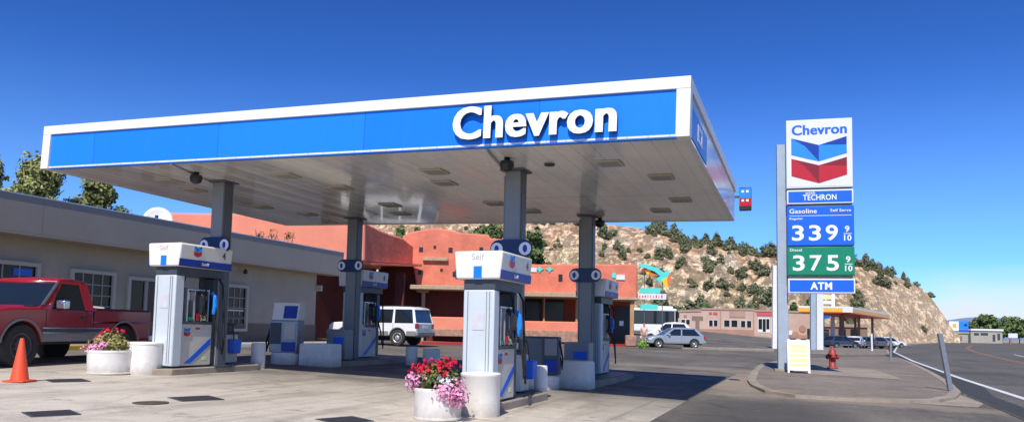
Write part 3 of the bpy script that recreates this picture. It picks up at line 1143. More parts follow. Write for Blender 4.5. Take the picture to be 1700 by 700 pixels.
def column(x, y, label, plates, gate):
    zb = gz(x, y) + 0.12
    h = under(x, y) - zb
    t = thing('canopy_column', label, 'column', (x, y, zb), 0, 'four steel columns carrying the canopy')
    m = MB()
    m.box(-.145, .145, -.15, .15, .02, h - .03)
    m.build('shaft', 'column', t, bevel=0.012)
    MB().box(.146, .162, -.11, .11, .02, h - .03).build('flange', 'column_dark', t)
    MB().box(-.24, .24, -.24, .24, -.02, .02).build('base_plate', 'charcoal', t, bevel=.004)
    MB().box(-.22, .22, -.22, .22, h - .03, h - .004).build('cap_plate', 'column_dark', t)
    MB().tube([(-.175, -.06, .05), (-.175, -.06, h - .1)], .022, 6).build('conduit', 'steel', t)
    # navy plate across the column carrying two round pump numbers
    zp = plates
    pl = MB()
    n = 10
    pts = []
    for s, a0 in ((1, -PI / 2), (-1, PI / 2)):
        for k in range(n + 1):
            a = a0 + PI * k / n
            pts.append((s * 0 + (.225 if s == 1 else -.225) + .165 * math.cos(a), .165 * math.sin(a)))
    pl.prism([(px, zp + pz) for px, pz in pts], 'y', -.185, -.152)
    po = pl.build('number_plate', 'navy', t)
    for s in (-1, 1):
        ring = MB()
        cx = s * .262
        ring.prism([(cx + .112 * math.cos(2 * PI * k / 24), zp + .112 * math.sin(2 * PI * k / 24)) for k in range(24)], 'y', -.190, -.186)
        ring.build('white_disc', 'letter_white', po)
        ring = MB()
        ring.prism([(cx + .040 * math.cos(2 * PI * k / 20), zp + .066 * math.sin(2 * PI * k / 20)) for k in range(20)], 'y', -.195, -.191)
        ring.build('dark_oval', 'blue_deep', po)
    # dark panel that hides the cables between column head and pump
    return t


column(-4.70, 12.27, 'grey canopy column behind the pump with flowers in front, at the nearer right', 2.41, 1)
column(-11.22, 12.30, 'grey canopy column behind the pump nearest the red pickup', 2.46, 1)
column(-11.13, 17.14, 'shaded grey canopy column at the rear near the white off-roader', 2.46, 1)
column(-4.76, 17.26, 'shaded grey canopy column at the rear in front of the orange cafe', 2.33, 1)


# ------------------------------------------------------------------ pump islands and dispensers
def island(x, y0, y1, w, label):
    z = gz(x, (y0 + y1) / 2)
    t = thing('pump_island', label, 'kerb island', (x, (y0 + y1) / 2, z), 0, 'raised pump islands')
    L = (y1 - y0) / 2
    m = MB()
    c = .22
    poly = [(-w / 2 + c, -L), (w / 2 - c, -L), (w / 2, -L + c), (w / 2, L - c), (w / 2 - c, L), (-w / 2 + c, L), (-w / 2, L - c), (-w / 2, -L + c)]
    m.prism(poly, 'z', -.06, .115)
    m.build('kerb_block', 'kerb', t, bevel=.02)
    m = MB()
    m.prism([(px * .88, py * .96) for px, py in poly], 'z', .118, .13)
    m.build('steel_plate', 'charcoal', t)
    return z + .13


zi = {}
zi['FR'] = island(-4.55, 9.50, 12.3, 1.14, 'raised kerb island under the pump at the nearer right column')
zi['FL'] = island(-11.6, 10.75, 13.6, 1.2, 'raised kerb island under the pump nearest the red pickup')
zi['RL'] = island(-11.2, 16.2, 19.6, 1.30, 'raised kerb island in canopy shade before the white off-roader')
zi['RR'] = island(-4.62, 15.0, 19.0, 1.30, 'raised kerb island in canopy shade before the orange cafe')


def make_pump(label):
    t = thing('fuel_pump', label, 'fuel pump', (0, 0, 0), 0, 'tall fuel pumps on the islands')
    hl = .56          # half length along y
    # end posts
    for s in (-1, 1):
        m = MB()
        y0, y1 = (-hl, -hl + .20) if s < 0 else (hl - .17, hl - .02)
        hw = .235 if s < 0 else .17
        m.box(-hw, hw, y0, y1, .02, 1.56)
        p = m.build('end_post', 'pump_panel' if s < 0 else 'charcoal', t, bevel=.02)
        if s > 0:
            continue
        f = MB()
        yy = y0 - .004 if s < 0 else y1 + .004
        f.cbox((-.165, yy, .80), (.010, .008, 1.48))
        f.cbox((.12, yy, .80), (.008, .008, 1.48))
        f.cbox((.165, yy, .80), (.010, .008, 1.48))
        f.build('panel_seam', 'column', p)
        st = MB()
        st.cbox((.0, yy, 1.12), (.18, .006, .24))
        st.build('notice', 'notice', p)
    # lower cabinet
    m = MB()
    m.box(-.20, .20, -hl + .205, hl - .205, .02, .74)
    m.build('lower_cabinet', 'pump_cab', t, bevel=.012)
    for s in (-1, 1):
        st = MB()
        xs = s * .2035
        ya, yb = -hl + .24, hl - .23
        st.prism([(ya + .06, .06), (ya + .20, .06), (yb, .38), (yb, .50)], 'x', xs - .003, xs + .003)
        st.build('diagonal_stripe', 'blue', t)
        hallmark(.13, .15, t, (s * .2055, (-hl + .27) * (1 if s > 0 else -1) - (.0), .52), PI / 2 * s)
        MB().cbox((s * .2015, .20, .60), (.004, .15, .09)).build('sticker', 'notice', t)
        MB().cbox((s * .2015, .21, .14), (.004, .10, .06)).build('sticker', 'board_yellow', t)
        MB().cbox((s * .2015, .02, .66), (.004, .10, .035)).build('warning_strip', 'red', t)
    # shelf, nozzle bays
    MB().box(-.23, .23, -hl + .202, hl - .202, .745, .78).build('shelf', 'charcoal', t)
    MB().box(-.07, .07, -hl + .205, hl - .205, .785, 1.36).build('core', 'charcoal', t)
    for s in (-1, 1):
        fr = MB()
        for y in (-.26, -.10, .06, .22):
            fr.cbox((s * .15, y, 1.05), (.15, .022, .53))
        fr.cbox((s * .15, -.02, 1.33), (.15, .52, .022))
        fr.build('boot_frame', 'alu', t)
        MB().cbox((s * .10, -.18, 1.22), (.05, .125, .14)).build('display', 'sign_white', t)
        MB().cbox((s * .10, .14, 1.18), (.05, .125, .22)).build('card_reader', 'dark', t)
        kp = MB()
        kp.use('red').cbox((s * .2, -.02, .86), (.06, .05, .12))
        kp.use('board_yellow').cbox((s * .2, .13, .84), (.06, .07, .08))
        kp.use('green_sign').cbox((s * .2, -.18, .83), (.06, .07, .06))
        kp.build('grade_buttons', None, t)
        # nozzles + hoses
        for k, y in enumerate((.0, .30)):
            nb = MB()
            nb.tube([(s * .26, y, .92), (s * .30, y, 1.06), (s * .29, y, 1.22), (s * .22, y, 1.30)], .035, 7)
            nb.cbox((s * .30, y, 1.10), (.05, .06, .17))
            no = nb.build('nozzle', 'dark' if k == 0 else 'blue_light', t)
            hs = MB()
            if k == 0:
                hs.tube([(s * .27, y, .92), (s * .31, y + .03, .84), (s * .31, y + .09, .86), (s * .28, y + .11, 1.1), (s * .26, y + .10, 1.45), (s * .2, y + .08, 1.62)], .018, 6)
            else:
                hs.tube([(s * .27, y, .92), (s * .33, y + .06, .62), (s * .34, y + .13, .34), (s * .33, y + .19, .22), (s * .31, y + .24, .40),
                         (s * .28, y + .25, .9), (s * .27, y + .2, 1.45), (s * .2, y + .12, 1.62)], .018, 6)
            hs.build('hose', 'rubber', t)
    # neck and head
    MB().box(-.235, .235, -hl + .01, hl - .01, 1.565, 1.70).build('neck', 'charcoal', t)
    m = MB()
    m.hexa([(-.335, -hl - .06, 1.705), (.335, -hl - .06, 1.705), (.335, hl + .06, 1.705), (-.335, hl + .06, 1.705)],
           [(-.37, -hl - .06, 2.10), (.37, -hl - .06, 2.10), (.37, hl + .06, 2.10), (-.37, hl + .06, 2.10)])
    h = m.build('head', 'pump_head', t, bevel=.03, seg=3)
    for s in (-1, 1):
        st = MB()
        y1 = hl + .055
        st.hexa([(s * .335, -y1, 1.708), (s * .345, -y1, 1.708), (s * .345, y1, 1.708), (s * .335, y1, 1.708)],
                [(s * .346, -y1, 1.835), (s * .3555, -y1, 1.835), (s * .3555, y1, 1.835), (s * .346, y1, 1.835)])
        st.build('blue_band', 'blue_deep', h)
        for o in hallmark(.17, .19, h, (s * .366, -.32 * s - .0, 1.88), PI / 2 * s):
            pass
        tx = text_mesh('pump_number', '4', .07, .13, .006, 'charcoal', h, bold=.01)
        tx.location = (s * .372, .36 * s, 1.90)
        tx.rotation_euler = (0, 0, PI / 2 * s)
        tb = text_mesh('band_text', 'Self', .18, .05, .004, 'letter_white', h, bold=.01)
        tb.location = (s * .356, -.12 * s, 1.75)
        tb.rotation_euler = (0, 0, PI / 2 * s)
        # end faces: service word and blue tab
        tx = text_mesh('service_word', 'Self', .19, .085, .004, 'grey_text', h)
        tx.location = (-.095 * (1 if s < 0 else -1), s * (hl + .0635), 1.975)
        tx.rotation_euler = (0, 0, 0 if s < 0 else PI)
        bt = MB()
        yy = s * (hl + .0625)
        bt.cbox((-.02 * -s if False else 0.0, yy, 1.80), (.125, .005, .17))
        bt.build('blue_tab', 'fascia_blue', h)
    return t


p1 = make_pump('tall fuel pump with white head behind the red and pink flowers')
p1.location = (-4.22, 10.22, zi['FR'])
p2 = copy_tree(p1)
p2.location = (-11.30, 11.62, zi['FL'])
p2.scale = (1.10, 1.13, 1.12)
p2['label'] = 'tall fuel pump with white head beside the red pickup'
p3 = copy_tree(p1)
p3.location = (-11.6, 18.4, zi['RL'])
p3.scale = (1.1, 1.1, 1.15)
p3['label'] = 'shaded fuel pump behind the rear column, left of the white off-roader'
p4 = copy_tree(p1)
p4.location = (-4.72, 18.1, zi['RR'])
p4.scale = (1.05, 1.05, 1.08)
p4['label'] = 'shaded fuel pump behind the rear column, in front of the orange cafe'


def make_service_unit(label):
    """low white cabinet with a blue washer bucket and paper towels"""
    t = thing('service_cabinet', label, 'cabinet', (0, 0, 0), 0, 'windscreen washing cabinets on the islands')
    MB().box(-.19, .19, -.2, .2, .02, .62).build('cabinet', 'pump_cab', t, bevel=.015)
    MB().box(-.2, .2, -.21, .21, .622, .66).build('lid', 'charcoal', t, bevel=.006)
    bk = MB()
    bk.prism([(-.10, .22), (.10, .22), (.13, .52), (-.13, .52)], 'x', .195, .36)
    bo = bk.build('washer_bucket', 'blue', t, bevel=.015)
    MB().tube([(.27, .0, .40), (.24, -.04, .82)], .012, 6).cbox((.24, -.04, .83), (.05, .18, .04)).build('squeegee', 'dark', bo)
    MB().box(-.12, .14, -.10, .12, .662, .86).build('towel_box', 'charcoal', t, bevel=.01)
    MB().box(-.05, .10, -.112, -.102, .70, .80).build('towel', 'sign_white', t)
    return t


s1_ = make_service_unit('low grey cabinet with a blue washer bucket behind the pump with flowers')
s1_.location = (-4.45, 11.72, zi['FR'])
s2_ = copy_tree(s1_)
s2_.location = (-11.62, 13.0, zi['FL'])
s2_['label'] = 'low grey cabinet with a blue washer bucket behind the pump beside the red pickup'


def drum(x, y, r, h, label, name='guard_drum', grp='white round guards at the island ends'):
    t = MB()
    t.lathe([(r * .98, -.05), (r, 0.02), (r, h - .05), (r * 1.03, h - .04), (r * 1.03, h - .012), (r * .99, h), (r * .90, h + .004), (0.02, h + .006)], 32)
    o = t.build(name, 'white_tub', None, smooth=True)
    o.data.set_sharp_from_angle(angle=R_(40))
    o.location = (x, y, gz(x, y))
    return tag(o, label, 'guard', grp)


drum(-4.05, 9.40, .265, .57, 'white round guard drum right of the pink flowers')
drum(-11.55, 10.85, .31, .60, 'white round guard drum right of the planter by the red pickup')


def bollard(x, y, r, h, label):
    t = MB()
    t.lathe([(r, -.05), (r, h - .03), (r * .9, h), (0.01, h + .006)], 20)
    o = t.build('bollard', 'white_tub', None, smooth=True)
    o.data.set_sharp_from_angle(angle=R_(40))
    o.location = (x, y, gz(x, y))
    return tag(o, label, 'bollard', 'white bollards at the islands')


bollard(-4.22, 12.40, .115, .55, 'slim white bollard behind the blue bucket at the right island')
bollard(-11.33, 13.75, .155, .57, 'white bollard right of the blue bucket on the island by the pickup')
bollard(-9.95, 18.3, .16, .50, 'shaded white bollard left of its larger neighbour before the off-roader')
bollard(-9.5, 18.6, .24, .46, 'wide shaded white bollard in front of the off-roader')


def block(x, y, sx, sy, h, label):
    m = MB()
    m.prism([(-sx / 2, -.04), (sx / 2, -.04), (sx / 2 - .02, h - .03), (sx / 2 - .05, h), (-sx / 2 + .05, h), (-sx / 2 + .02, h - .03)], 'y', -sy / 2, sy / 2)
    o = m.build('barrier_block', 'white_tub', None, bevel=.015)
    o.location = (x, y, gz(x, y))
    return tag(o, label, 'barrier', 'white barrier blocks at the rear islands')


block(-4.30, 14.85, .68, .5, .55, 'low white barrier block in shade before the rear right column')
block(-11.1, 15.75, .92, .5, .55, 'low white barrier block in shade before the rear left column')


def ribbed_bin(x, y, label):
    t = thing('utility_box', label, 'box', (x, y, gz(x, y) + .13), 0, 'grey utility boxes at the rear columns')
    MB().box(-.28, .28, -.2, .2, .0, .78).build('body', 'column', t, bevel=.03)
    MB().box(-.06, .24, -.215, -.203, .42, .58).build('blue_label', 'blue', t)
    return t


ribbed_bin(-4.55, 15.9, 'grey utility box behind the white barrier block at the rear right column')
ribbed_bin(-11.15, 16.65, 'grey utility box behind the white barrier block at the rear left column')


def make_kiosk(label):
    t = thing('small_dispenser', label, 'dispenser', (0, 0, 0), 0, 'low grey dispensers standing between the islands')
    MB().lathe([(.36, 0), (.36, .26), (.33, .29), (.01, .295)], 24).build('round_base', 'white_tub', t, bevel=0)
    MB().box(-.36, .36, -.22, .22, .29, 1.08).build('cabinet', 'steel', t, bevel=.02)
    MB().box(.02, .30, -.232, -.222, .62, 1.02).build('front_panel', 'pump_cab', t)
    MB().box(-.04, .32, -.234, -.223, .32, .55).build('blue_panel', 'blue_deep', t)
    MB().box(-.33, -.06, -.235, -.222, .50, 1.02).build('hose_bay', 'charcoal', t)
    MB().tube([(-.36, -.12, .95), (-.44, -.2, .55), (-.42, -.22, .30), (-.38, -.2, .5), (-.37, -.1, .8)], .024, 6).build('hose', 'rubber', t)
    m = MB()
    m.prism([(-.22, 1.085), (.22, 1.085), (.22, 1.52), (-.12, 1.52)], 'x', -.32, .36)
    h = m.build('head', 'pump_head', t, bevel=.015)
    MB().hexa([(-.02, -.226, 1.13), (.32, -.226, 1.13), (.32, -.218, 1.13), (-.02, -.218, 1.13)],
              [(-.02, -.153, 1.44), (.32, -.153, 1.44), (.32, -.143, 1.44), (-.02, -.143, 1.44)]).build('screen', 'blue_deep', h)
    return t


k1 = make_kiosk('small grey dispenser with sunlit white top in front of the beige store wall')
k1.location = (-12.0, 15.6, gz(-12, 15.6))
k1.rotation_euler = (0, 0, R_(14))
k2 = thing('low_dispenser', 'low dark grey cabinet on a white base behind the slim white bollard', 'dispenser', (-4.80, 14.2, gz(-4.8, 14.2)), R_(10))
MB().lathe([(.34, 0), (.34, .24), (.31, .27), (.01, .275)], 24).build('round_base', 'white_tub', k2)
MB().box(-.40, .34, -.22, .22, .28, 1.02).build('cabinet', 'charcoal', k2, bevel=.025)
MB().box(-.36, .02, -.232, -.222, .42, .98).build('front_panel', 'column_dark', k2)
MB().box(.07, .31, -.232, -.222, .66, .98).build('meter_window', 'column', k2)
MB().box(.07, .31, -.233, -.223, .34, .58).build('blue_panel', 'blue_deep', k2)
MB().tube([(.34, -.1, .95), (.42, -.15, .6), (.41, -.16, .4), (.37, -.12, .62)], .02, 6).build('hose', 'rubber', k2)


# planters with flowers
def planter(x, y, r, h, label, seed, dry):
    t = thing('planter', label, 'planter', (x, y, gz(x, y)), 0, 'white round flower planters')
    MB().lathe([(r * .94, 0), (r * 1.02, .01), (r * 1.02, .03), (r * .96, .04), (r, h - .05), (r * 1.02, h - .04), (r * 1.02, h), (r * .94, h), (r * .92, h - .06), (.01, h - .05)], 36).build('tub', 'white_tub', t, bevel=.004)
    bl = [(0, 0, h + .10, r * .8, r * .8, .18), (-r * .5, -.1, h + .08, r * .5, r * .5, .14), (r * .5, -.1, h + .08, r * .55, r * .5, .15), (0, 0, h + .24, r * .55, r * .5, .12)]
    fl = leaf_object('foliage', 1350, bl, .030, seed, 'flower_dry' if dry else 'flower_leaf', t)
    if dry:
        leaf_object('red_blossoms', 46, [(-.12, 0, h + .36, .10, .2, .06), (.16, 0, h + .36, .13, .2, .06), (-.3, 0, h + .22, .1, .1, .1)], .030, seed + 1, 'petal_red', t, .9)
        leaf_object('pink_blossoms', 190, [(-.10, -r * .85, h + .03, .24, .10, .09), (.12, -r * .8, h + .08, .14, .1, .08)], .024, seed + 2, 'petal_pink', t, .9)
    else:
        leaf_object('red_blossoms', 210, [(0, -.08, h + .27, .30, .24, .10), (.12, -.1, h + .33, .16, .18, .07), (-.22, -.1, h + .22, .12, .2, .1), (.2, -.25, h + .20, .12, .1, .08)], .026, seed + 1, 'petal_red', t, .9)
        leaf_object('pink_blossoms', 900, [(-r * .72, -r * .45, h + .06, .18, .20, .15), (r * .88, -r * .35, h - .02, .18, .22, .20), (r * 1.12, -.12, h - .10, .13, .2, .17), (r * .55, -r * .85, h - .03, .16, .10, .13), (-r * .9, -.1, h + .1, .12, .2, .1)],
                    .022, seed + 2, 'petal_pink', t, .9, shell=.8)
        leaf_object('white_blossoms', 60, [(r * .6, -r * .6, h + .10, .10, .10, .06)], .024, seed + 3, 'letter_white', t, .9)
    return t


planter(-4.33, 8.70, .305, .40, 'white round planter with red flowers and trailing pink petunias', 11, False)
planter(-11.95, 10.45, .40, .44, 'white round planter with yellowing foliage beside the red pickup', 23, True)

# traffic cone
cx, cy = -11.45, 8.35
co = thing('traffic_cone', 'orange traffic cone on the concrete in front of the red pickup', 'traffic cone', (cx, cy, gz(cx, cy) + .008), R_(20))
MB().box(-.17, .17, -.17, .17, 0, .03).build('base', 'cone', co, bevel=.012)
MB().lathe([(.135, .031), (.125, .06), (.03, .66), (.026, .675), (.01, .677)], 24).build('body', 'cone', co, bevel=.003)

# dark covers set flush in the slab
for k, (px, py, sz, mm, lab) in enumerate(((325, 662, .74, 'cover', 'dark diamond-shaped steel cover in the concrete, middle of the forecourt'), (85, 687, .62, 'cover', 'dark square steel cover nearest the lower left corner'),
                                  (112, 632, .70, 'cover', 'dark square steel cover beside the orange cone'), (572, 698, .66, 'cover', 'dark square steel cover nearest the pink flower planter'))):
    p = on_ground(px, py)
    t = thing('tank_cover', lab, 'cover', (p.x, p.y, gz(p.x, p.y) + .008), R_(-20), 'dark steel covers set in the forecourt')
    t.rotation_euler = (0, G, R_(-24))
    sz *= .72
    MB().box(-sz / 2, sz / 2, -sz / 2 * 1.1, sz / 2 * 1.1, 0, .008).build('frame', 'charcoal', t)
    m = MB().box(-sz / 2 + .04, sz / 2 - .04, -sz / 2 * 1.1 + .04, sz / 2 * 1.1 - .04, .0085, .013)
    m.build('lid', mm, t)
p = on_ground(250, 669)
t = thing('round_cover', 'round rusty manhole cover between the square dark covers', 'cover', (p.x, p.y, gz(p.x, p.y) + .007))
MB().lathe([(.22, 0), (.22, .008), (.01, .008)], 24).build('lid', 'cover_brown', t)

# ------------------------------------------------------------------ the beige store on the left
SX = -20.8
st = thing('store_building', 'low beige stucco store with a wide grey metal roof fascia', 'building', (SX, 29.0, 0.5))


def sl(y, z):           # store local from world y,z
    return y - 29.0, z - 0.5


m = MB()
m.box(-11, 0, -31, -0.0, -.6, 3.6)
m.build('wall', 'stucco', st)
MB().box(0.003, .045, -31, .003, -.6, .80).build('base_band', 'stucco_dark', st)
MB().box(-11.3, .05, -31.3, .85, 3.605, 3.66).build('soffit', 'roof', st)
m = MB()
m.box(.06, .80, -31.5, .93, 3.10, 3.16)
m.build('eave', 'store_fascia', st)
m = MB()
ph = [(-31.5, -14.05), (-14.04, -7.35), (-7.34, -1.6), (-1.59, .93)]
for a, c in ph:
    m.box(.76, .80, a, c, 3.165, 4.18)
m.box(-11.5, .755, .89, .93, 3.165, 4.18)
m.build('roof_fascia', 'store_fascia', st)
MB().box(.74, .825, -31.5, .95, 4.185, 4.215).build('drip_edge', 'alu', st)
MB().box(-11.4, .70, -31.4, .85, 3.67, 3.75).build('roof', 'roof', st)


def store_window(y0, y1, z0, z1, nx, nz_, nm='window'):
    a, z0l = sl(y0, z0)
    c, z1l = sl(y1, z1)
    fr = MB()
    w = .11
    fr.box(.003, .10, a - w, a, z0l - w, z1l + w)
    fr.box(.003, .10, c, c + w, z0l - w, z1l + w)
    fr.box(.003, .10, a + .001, c - .001, z1l, z1l + w)
    fr.box(.003, .13, a + .001, c - .001, z0l - w, z0l)
    f = fr.build(nm, 'store_trim', st)
    MB().box(.004, .012, a, c, z0l, z1l).build('pane', 'glass', f)
    g = MB()
    for i in range(1, nx):
        y = a + (c - a) * i / nx
        g.box(.0125, .035, y - .018, y + .018, z0l, z1l)
    for i in range(1, nz_):
        z = z0l + (z1l - z0l) * i / nz_
        g.box(.0125, .03, a, c, z - .016, z + .016)
    if nx > 1 or nz_ > 1:
        g.build('muntins', 'mullion', f)
    return f


f = store_window(10.6, 12.9, 1.42, 2.82, 4, 3)
f = store_window(13.45, 15.42, 1.42, 2.80, 4, 3)
MB().box(.014, .03, sl(14.75, 0)[0], sl(15.3, 0)[0], 2.02, 2.22).build('blue_notice', 'sign_blue', f)
store_window(16.62, 18.02, 1.40, 2.74, 4, 4)
f = store_window(18.72, 20.05, .62, 2.66, 2, 1, 'door')
g = MB()
g.box(.0125, .06, sl(19.32, 0)[0], sl(19.45, 0)[0], .15, 2.14)
g.build('door_stile', 'mullion', f)
f = store_window(23.0, 24.3, 1.10, 2.70, 4, 4)
for z, mm in ((1.28, 'sign_white'), (1.05, 'charcoal')):
    MB().box(.04, .05, sl(23.1, 0)[0], sl(24.2, 0)[0], z - .05 if mm == 'charcoal' else z, z + .05).build('shelf_display', mm, f)
# wall lamps under the eave, end bracket
m = MB().box(-.2, .25, .02, .14, 2.35, 2.62)
m.build('wall_lamp', 'store_trim', st, bevel=.02)
MB().lathe([(.02, 0), (.07, -.05), (.09, -.18), (.02, -.2)], 10, (.22, -5.0, 2.95)).build('eave_lamp', 'dark', st, smooth=True)
# raised walk in front of the store with painted kerb
m = []
walk = thing('store_walk', 'raised concrete walk with yellow kerb in front of the beige store', 'walk', (0, 0, 0))
zk = gz(-19.2, 18)
MB().box(-20.75, -18.85, -2, 30, zk - .2, zk + .10).build('slab', 'kerb', walk, bevel=.01)
MB().box(-18.845, -18.72, -2, 21.5, zk - .2, zk + .105).build('painted_kerb', 'kerb_yellow', walk, bevel=.01)
MB().box(-18.845, -18.72, 21.51, 30, zk - .2, zk + .105).build('white_kerb', 'white', walk, bevel=.01)

# dish and dry stalks on the store roof
p = atX(262, 366, -24)
d = thing('satellite_dish', 'white satellite dish showing above the grey store fascia', 'satellite dish', (p.x, p.y, 4.2))
zc = p.z - 4.2
tilt = Matrix.Translation((0, 0, zc)) @ Matrix.Rotation(R_(40), 4, 'Z') @ Matrix.Rotation(R_(78), 4, 'X')
MB().lathe([(.02, -.10), (.25, -.075), (.45, -.01), (.55, .03), (.55, .045), (.44, .005), (.24, -.055), (.02, -.08)], 32, (0, 0, 0), tilt).build('reflector', 'dish', d, smooth=True)
MB().tube([(0, 0, -.02), (0, .1, zc)], .04, 8).build('mast', 'steel', d)
q = tilt @ Vector((0, 0, .45))
MB().tube([tilt @ Vector((0, -.45, .0)), q], .02, 6).cbox(q, (.09, .09, .12)).build('feed_arm', 'charcoal', d)
rnd = random.Random(4)
for i, (px, wpx, hpx) in enumerate(((432, 16, 26), (452, 22, 40), (478, 20, 22), (415, 12, 18))):
    p = atX(px, 392 + i % 2 * 4, -22.2)
    sz = hpx * .026
    t = thing('dry_shrub', 'dry brown stalks poking up behind the store fascia', 'shrub', (p.x, p.y, 4.25), 0, 'dry stalks behind the store fascia')
    for k in range(4):
        a = rnd.uniform(-.35, .35)
        MB().tube([(rnd.uniform(-.15, .15), 0, 0), (a, rnd.uniform(-.1, .1), p.z - 4.25 + sz * rnd.uniform(.0, .5))], .018, 5, .008).build('stalk', 'bark', t)
    leaf_object('leaves', 70, [(0, 0, p.z - 4.25 - .1 + .2 * sz, wpx * .016, .2, sz * .42)], .045, 40 + i, 'dry_stalk', t)


# ------------------------------------------------------------------ orange adobe cafe
def fac(name, label, cat, d, base, group=None):
    """a thing whose local x runs sideways across the view and y away from it, standing at distance d"""
    o = FH * d
    return thing(name, label, cat, (o.x, o.y, base), YAW, group)


def fp(pts, d, base):
    out = []
    for px, py in pts:
        x, z = lx(px, py, d)
        out.append((x, z - base))
    return out


# big volume behind the store (front lit, right side in shade)
dA = 38.6
bA = 0.3
A = fac('adobe_hall', 'tall salmon adobe building behind the beige store', 'building', dA, bA)
top = fp([(240, 352), (300, 353), (380, 354), (470, 357), (540, 360), (590, 363), (601, 365), (606, 370)], dA, bA)
bot = fp([(606, 434), (240, 425)], dA, bA)
m = MB()
m.prism(top + bot, 'y', 0, 5.0)
m.build('front_wall', 'adobe_pale', A, bevel=.12, seg=3)
x1 = top[-1][0]
low = fp([(538, 560), (603, 562)], dA, bA)
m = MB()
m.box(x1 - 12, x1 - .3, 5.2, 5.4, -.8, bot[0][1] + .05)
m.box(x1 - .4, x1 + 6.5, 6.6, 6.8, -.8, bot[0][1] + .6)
m.build('lower_wall', 'adobe_shade', A)
# side volume in shade: from the corner towards the cafe
dB = 44.9
xb, zb_ = lx(686, 398, dB)
x606, z606 = lx(604, 372, dA)
m = MB()
v0 = Vector((x1 - .05, .12))
v1 = Vector((xb + .0, dB - dA))
nrm = Vector((-(v1 - v0).y, (v1 - v0).x)).normalized()
k = 10
zt0, zt1 = top[-1][1] + .1, zb_ - bA + .05
zl0 = lx(604, 433, dA)[1] - bA
zl1 = lx(686, 437.5, dB)[1] - bA
prev = None
bmv = m.bm
rows = []
for i in range(k + 1):
    t = i / k
    p = v0.lerp(v1, t)
    zt = zt0 + (zt1 - zt0) * t - .35 * (sstep(.75, 1, t)) * 1.0 - .15 * math.sin(t * PI * 1.0)
    zl = zl0 + (zl1 - zl0) * t
    rows.append([bmv.verts.new((p.x, p.y, zl)), bmv.verts.new((p.x, p.y, zt - .12)), bmv.verts.new((p.x + nrm.x * .12, p.y + nrm.y * .12, zt)),
                 bmv.verts.new((p.x + nrm.x * 1.2, p.y + nrm.y * 1.2, zt)), bmv.verts.new((p.x + nrm.x * 1.2, p.y + nrm.y * 1.2, zl))])
for i in range(k):
    for j in range(5):
        m.face([rows[i][j], rows[i + 1][j], rows[i + 1][(j + 1) % 5], rows[i][(j + 1) % 5]])
m.face(rows[0])
m.face(rows[-1][::-1])
so_ = m.build('side_wall', 'adobe', A, smooth=True)
so_.data.set_sharp_from_angle(angle=R_(30))
# ledge, post and recess below
m = MB()
e0 = Vector((v0.x - .1, v0.y - .15, zl0 - .05))
e1 = Vector((v1.x + .6, v1.y - .3, zl1 - .05))
m.hexa([(e0.x, e0.y, e0.z - .13), (e1.x, e1.y, e1.z - .13), (e1.x + nrm.x * 3, e1.y + nrm.y * 3, e1.z - .13), (e0.x + nrm.x * 3, e0.y + nrm.y * 3, e0.z - .13)],
       [(e0.x, e0.y, e0.z), (e1.x, e1.y, e1.z), (e1.x + nrm.x * 3, e1.y + nrm.y * 3, e1.z), (e0.x + nrm.x * 3, e0.y + nrm.y * 3, e0.z)])
m.build('porch_ledge', 'adobe', A)
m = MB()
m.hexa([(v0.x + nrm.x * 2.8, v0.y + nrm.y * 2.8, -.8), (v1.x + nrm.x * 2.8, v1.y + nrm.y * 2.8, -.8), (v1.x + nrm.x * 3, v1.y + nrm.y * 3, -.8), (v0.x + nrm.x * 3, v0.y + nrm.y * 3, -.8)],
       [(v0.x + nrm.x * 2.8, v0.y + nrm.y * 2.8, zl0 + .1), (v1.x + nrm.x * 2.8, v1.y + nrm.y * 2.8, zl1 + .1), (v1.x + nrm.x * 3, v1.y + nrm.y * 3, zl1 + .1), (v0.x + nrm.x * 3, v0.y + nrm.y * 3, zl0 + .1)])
m.build('recess_wall', 'adobe_shade', A)
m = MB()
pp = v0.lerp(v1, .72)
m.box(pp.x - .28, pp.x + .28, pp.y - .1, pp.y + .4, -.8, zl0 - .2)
m.build('porch_pier', 'adobe_shade', A, bevel=.06)

# cafe, left wing with stepped parapet
B = fac('adobe_cafe', 'orange adobe cafe with stepped parapet and log porch', 'building', dB, 0.1)
bB = 0.1
d1 = dB
top = fp([(668, 392), (678, 386), (700, 381), (722, 378), (745, 381), (766, 386), (812, 389), (814, 395), (846, 397), (846, 425)], d1, bB)
bot = fp([(846, 484), (690, 479), (690, 470), (686, 440), (668, 440)], d1, bB)
m = MB()
m.prism(top + bot, 'y', 0, 5)
m.build('left_wall', 'adobe', B, bevel=.10, seg=3)


def rect(px0, px1, py0, py1, d, y0, y1, name, mat_, par=None, bev=0.0, base=bB, dd=dB):
    xa, za = lx(px0, py1, d)
    xc, zc_ = lx(px1, py0, d)
    m = MB()
    m.box(xa, xc, d - dd + y0, d - dd + y1, za - base, zc_ - base)
    return m.build(name, mat_, par if par else B, bevel=bev)


d2 = 52.5
top = fp([(846, 438), (880, 438.5), (960, 438), (1030, 438.5), (1052, 438), (1058, 441)], d2, bB)
bot = fp([(1058, 496), (846, 488)], d2, bB)
m = MB()
y2 = d2 - dB
m.prism(top + bot, 'y', y2, y2 + 6)
m.build('right_wall', 'adobe', B, bevel=.10, seg=3)
# link wall between the wings
xa = lx(846, 440, d1)[0]
m = MB()
m.box(xa - .5, xa - .05, .3, y2 + 1, 2.8, lx(846, 400, d1)[1] - bB)
m.build('return_wall', 'adobe', B)
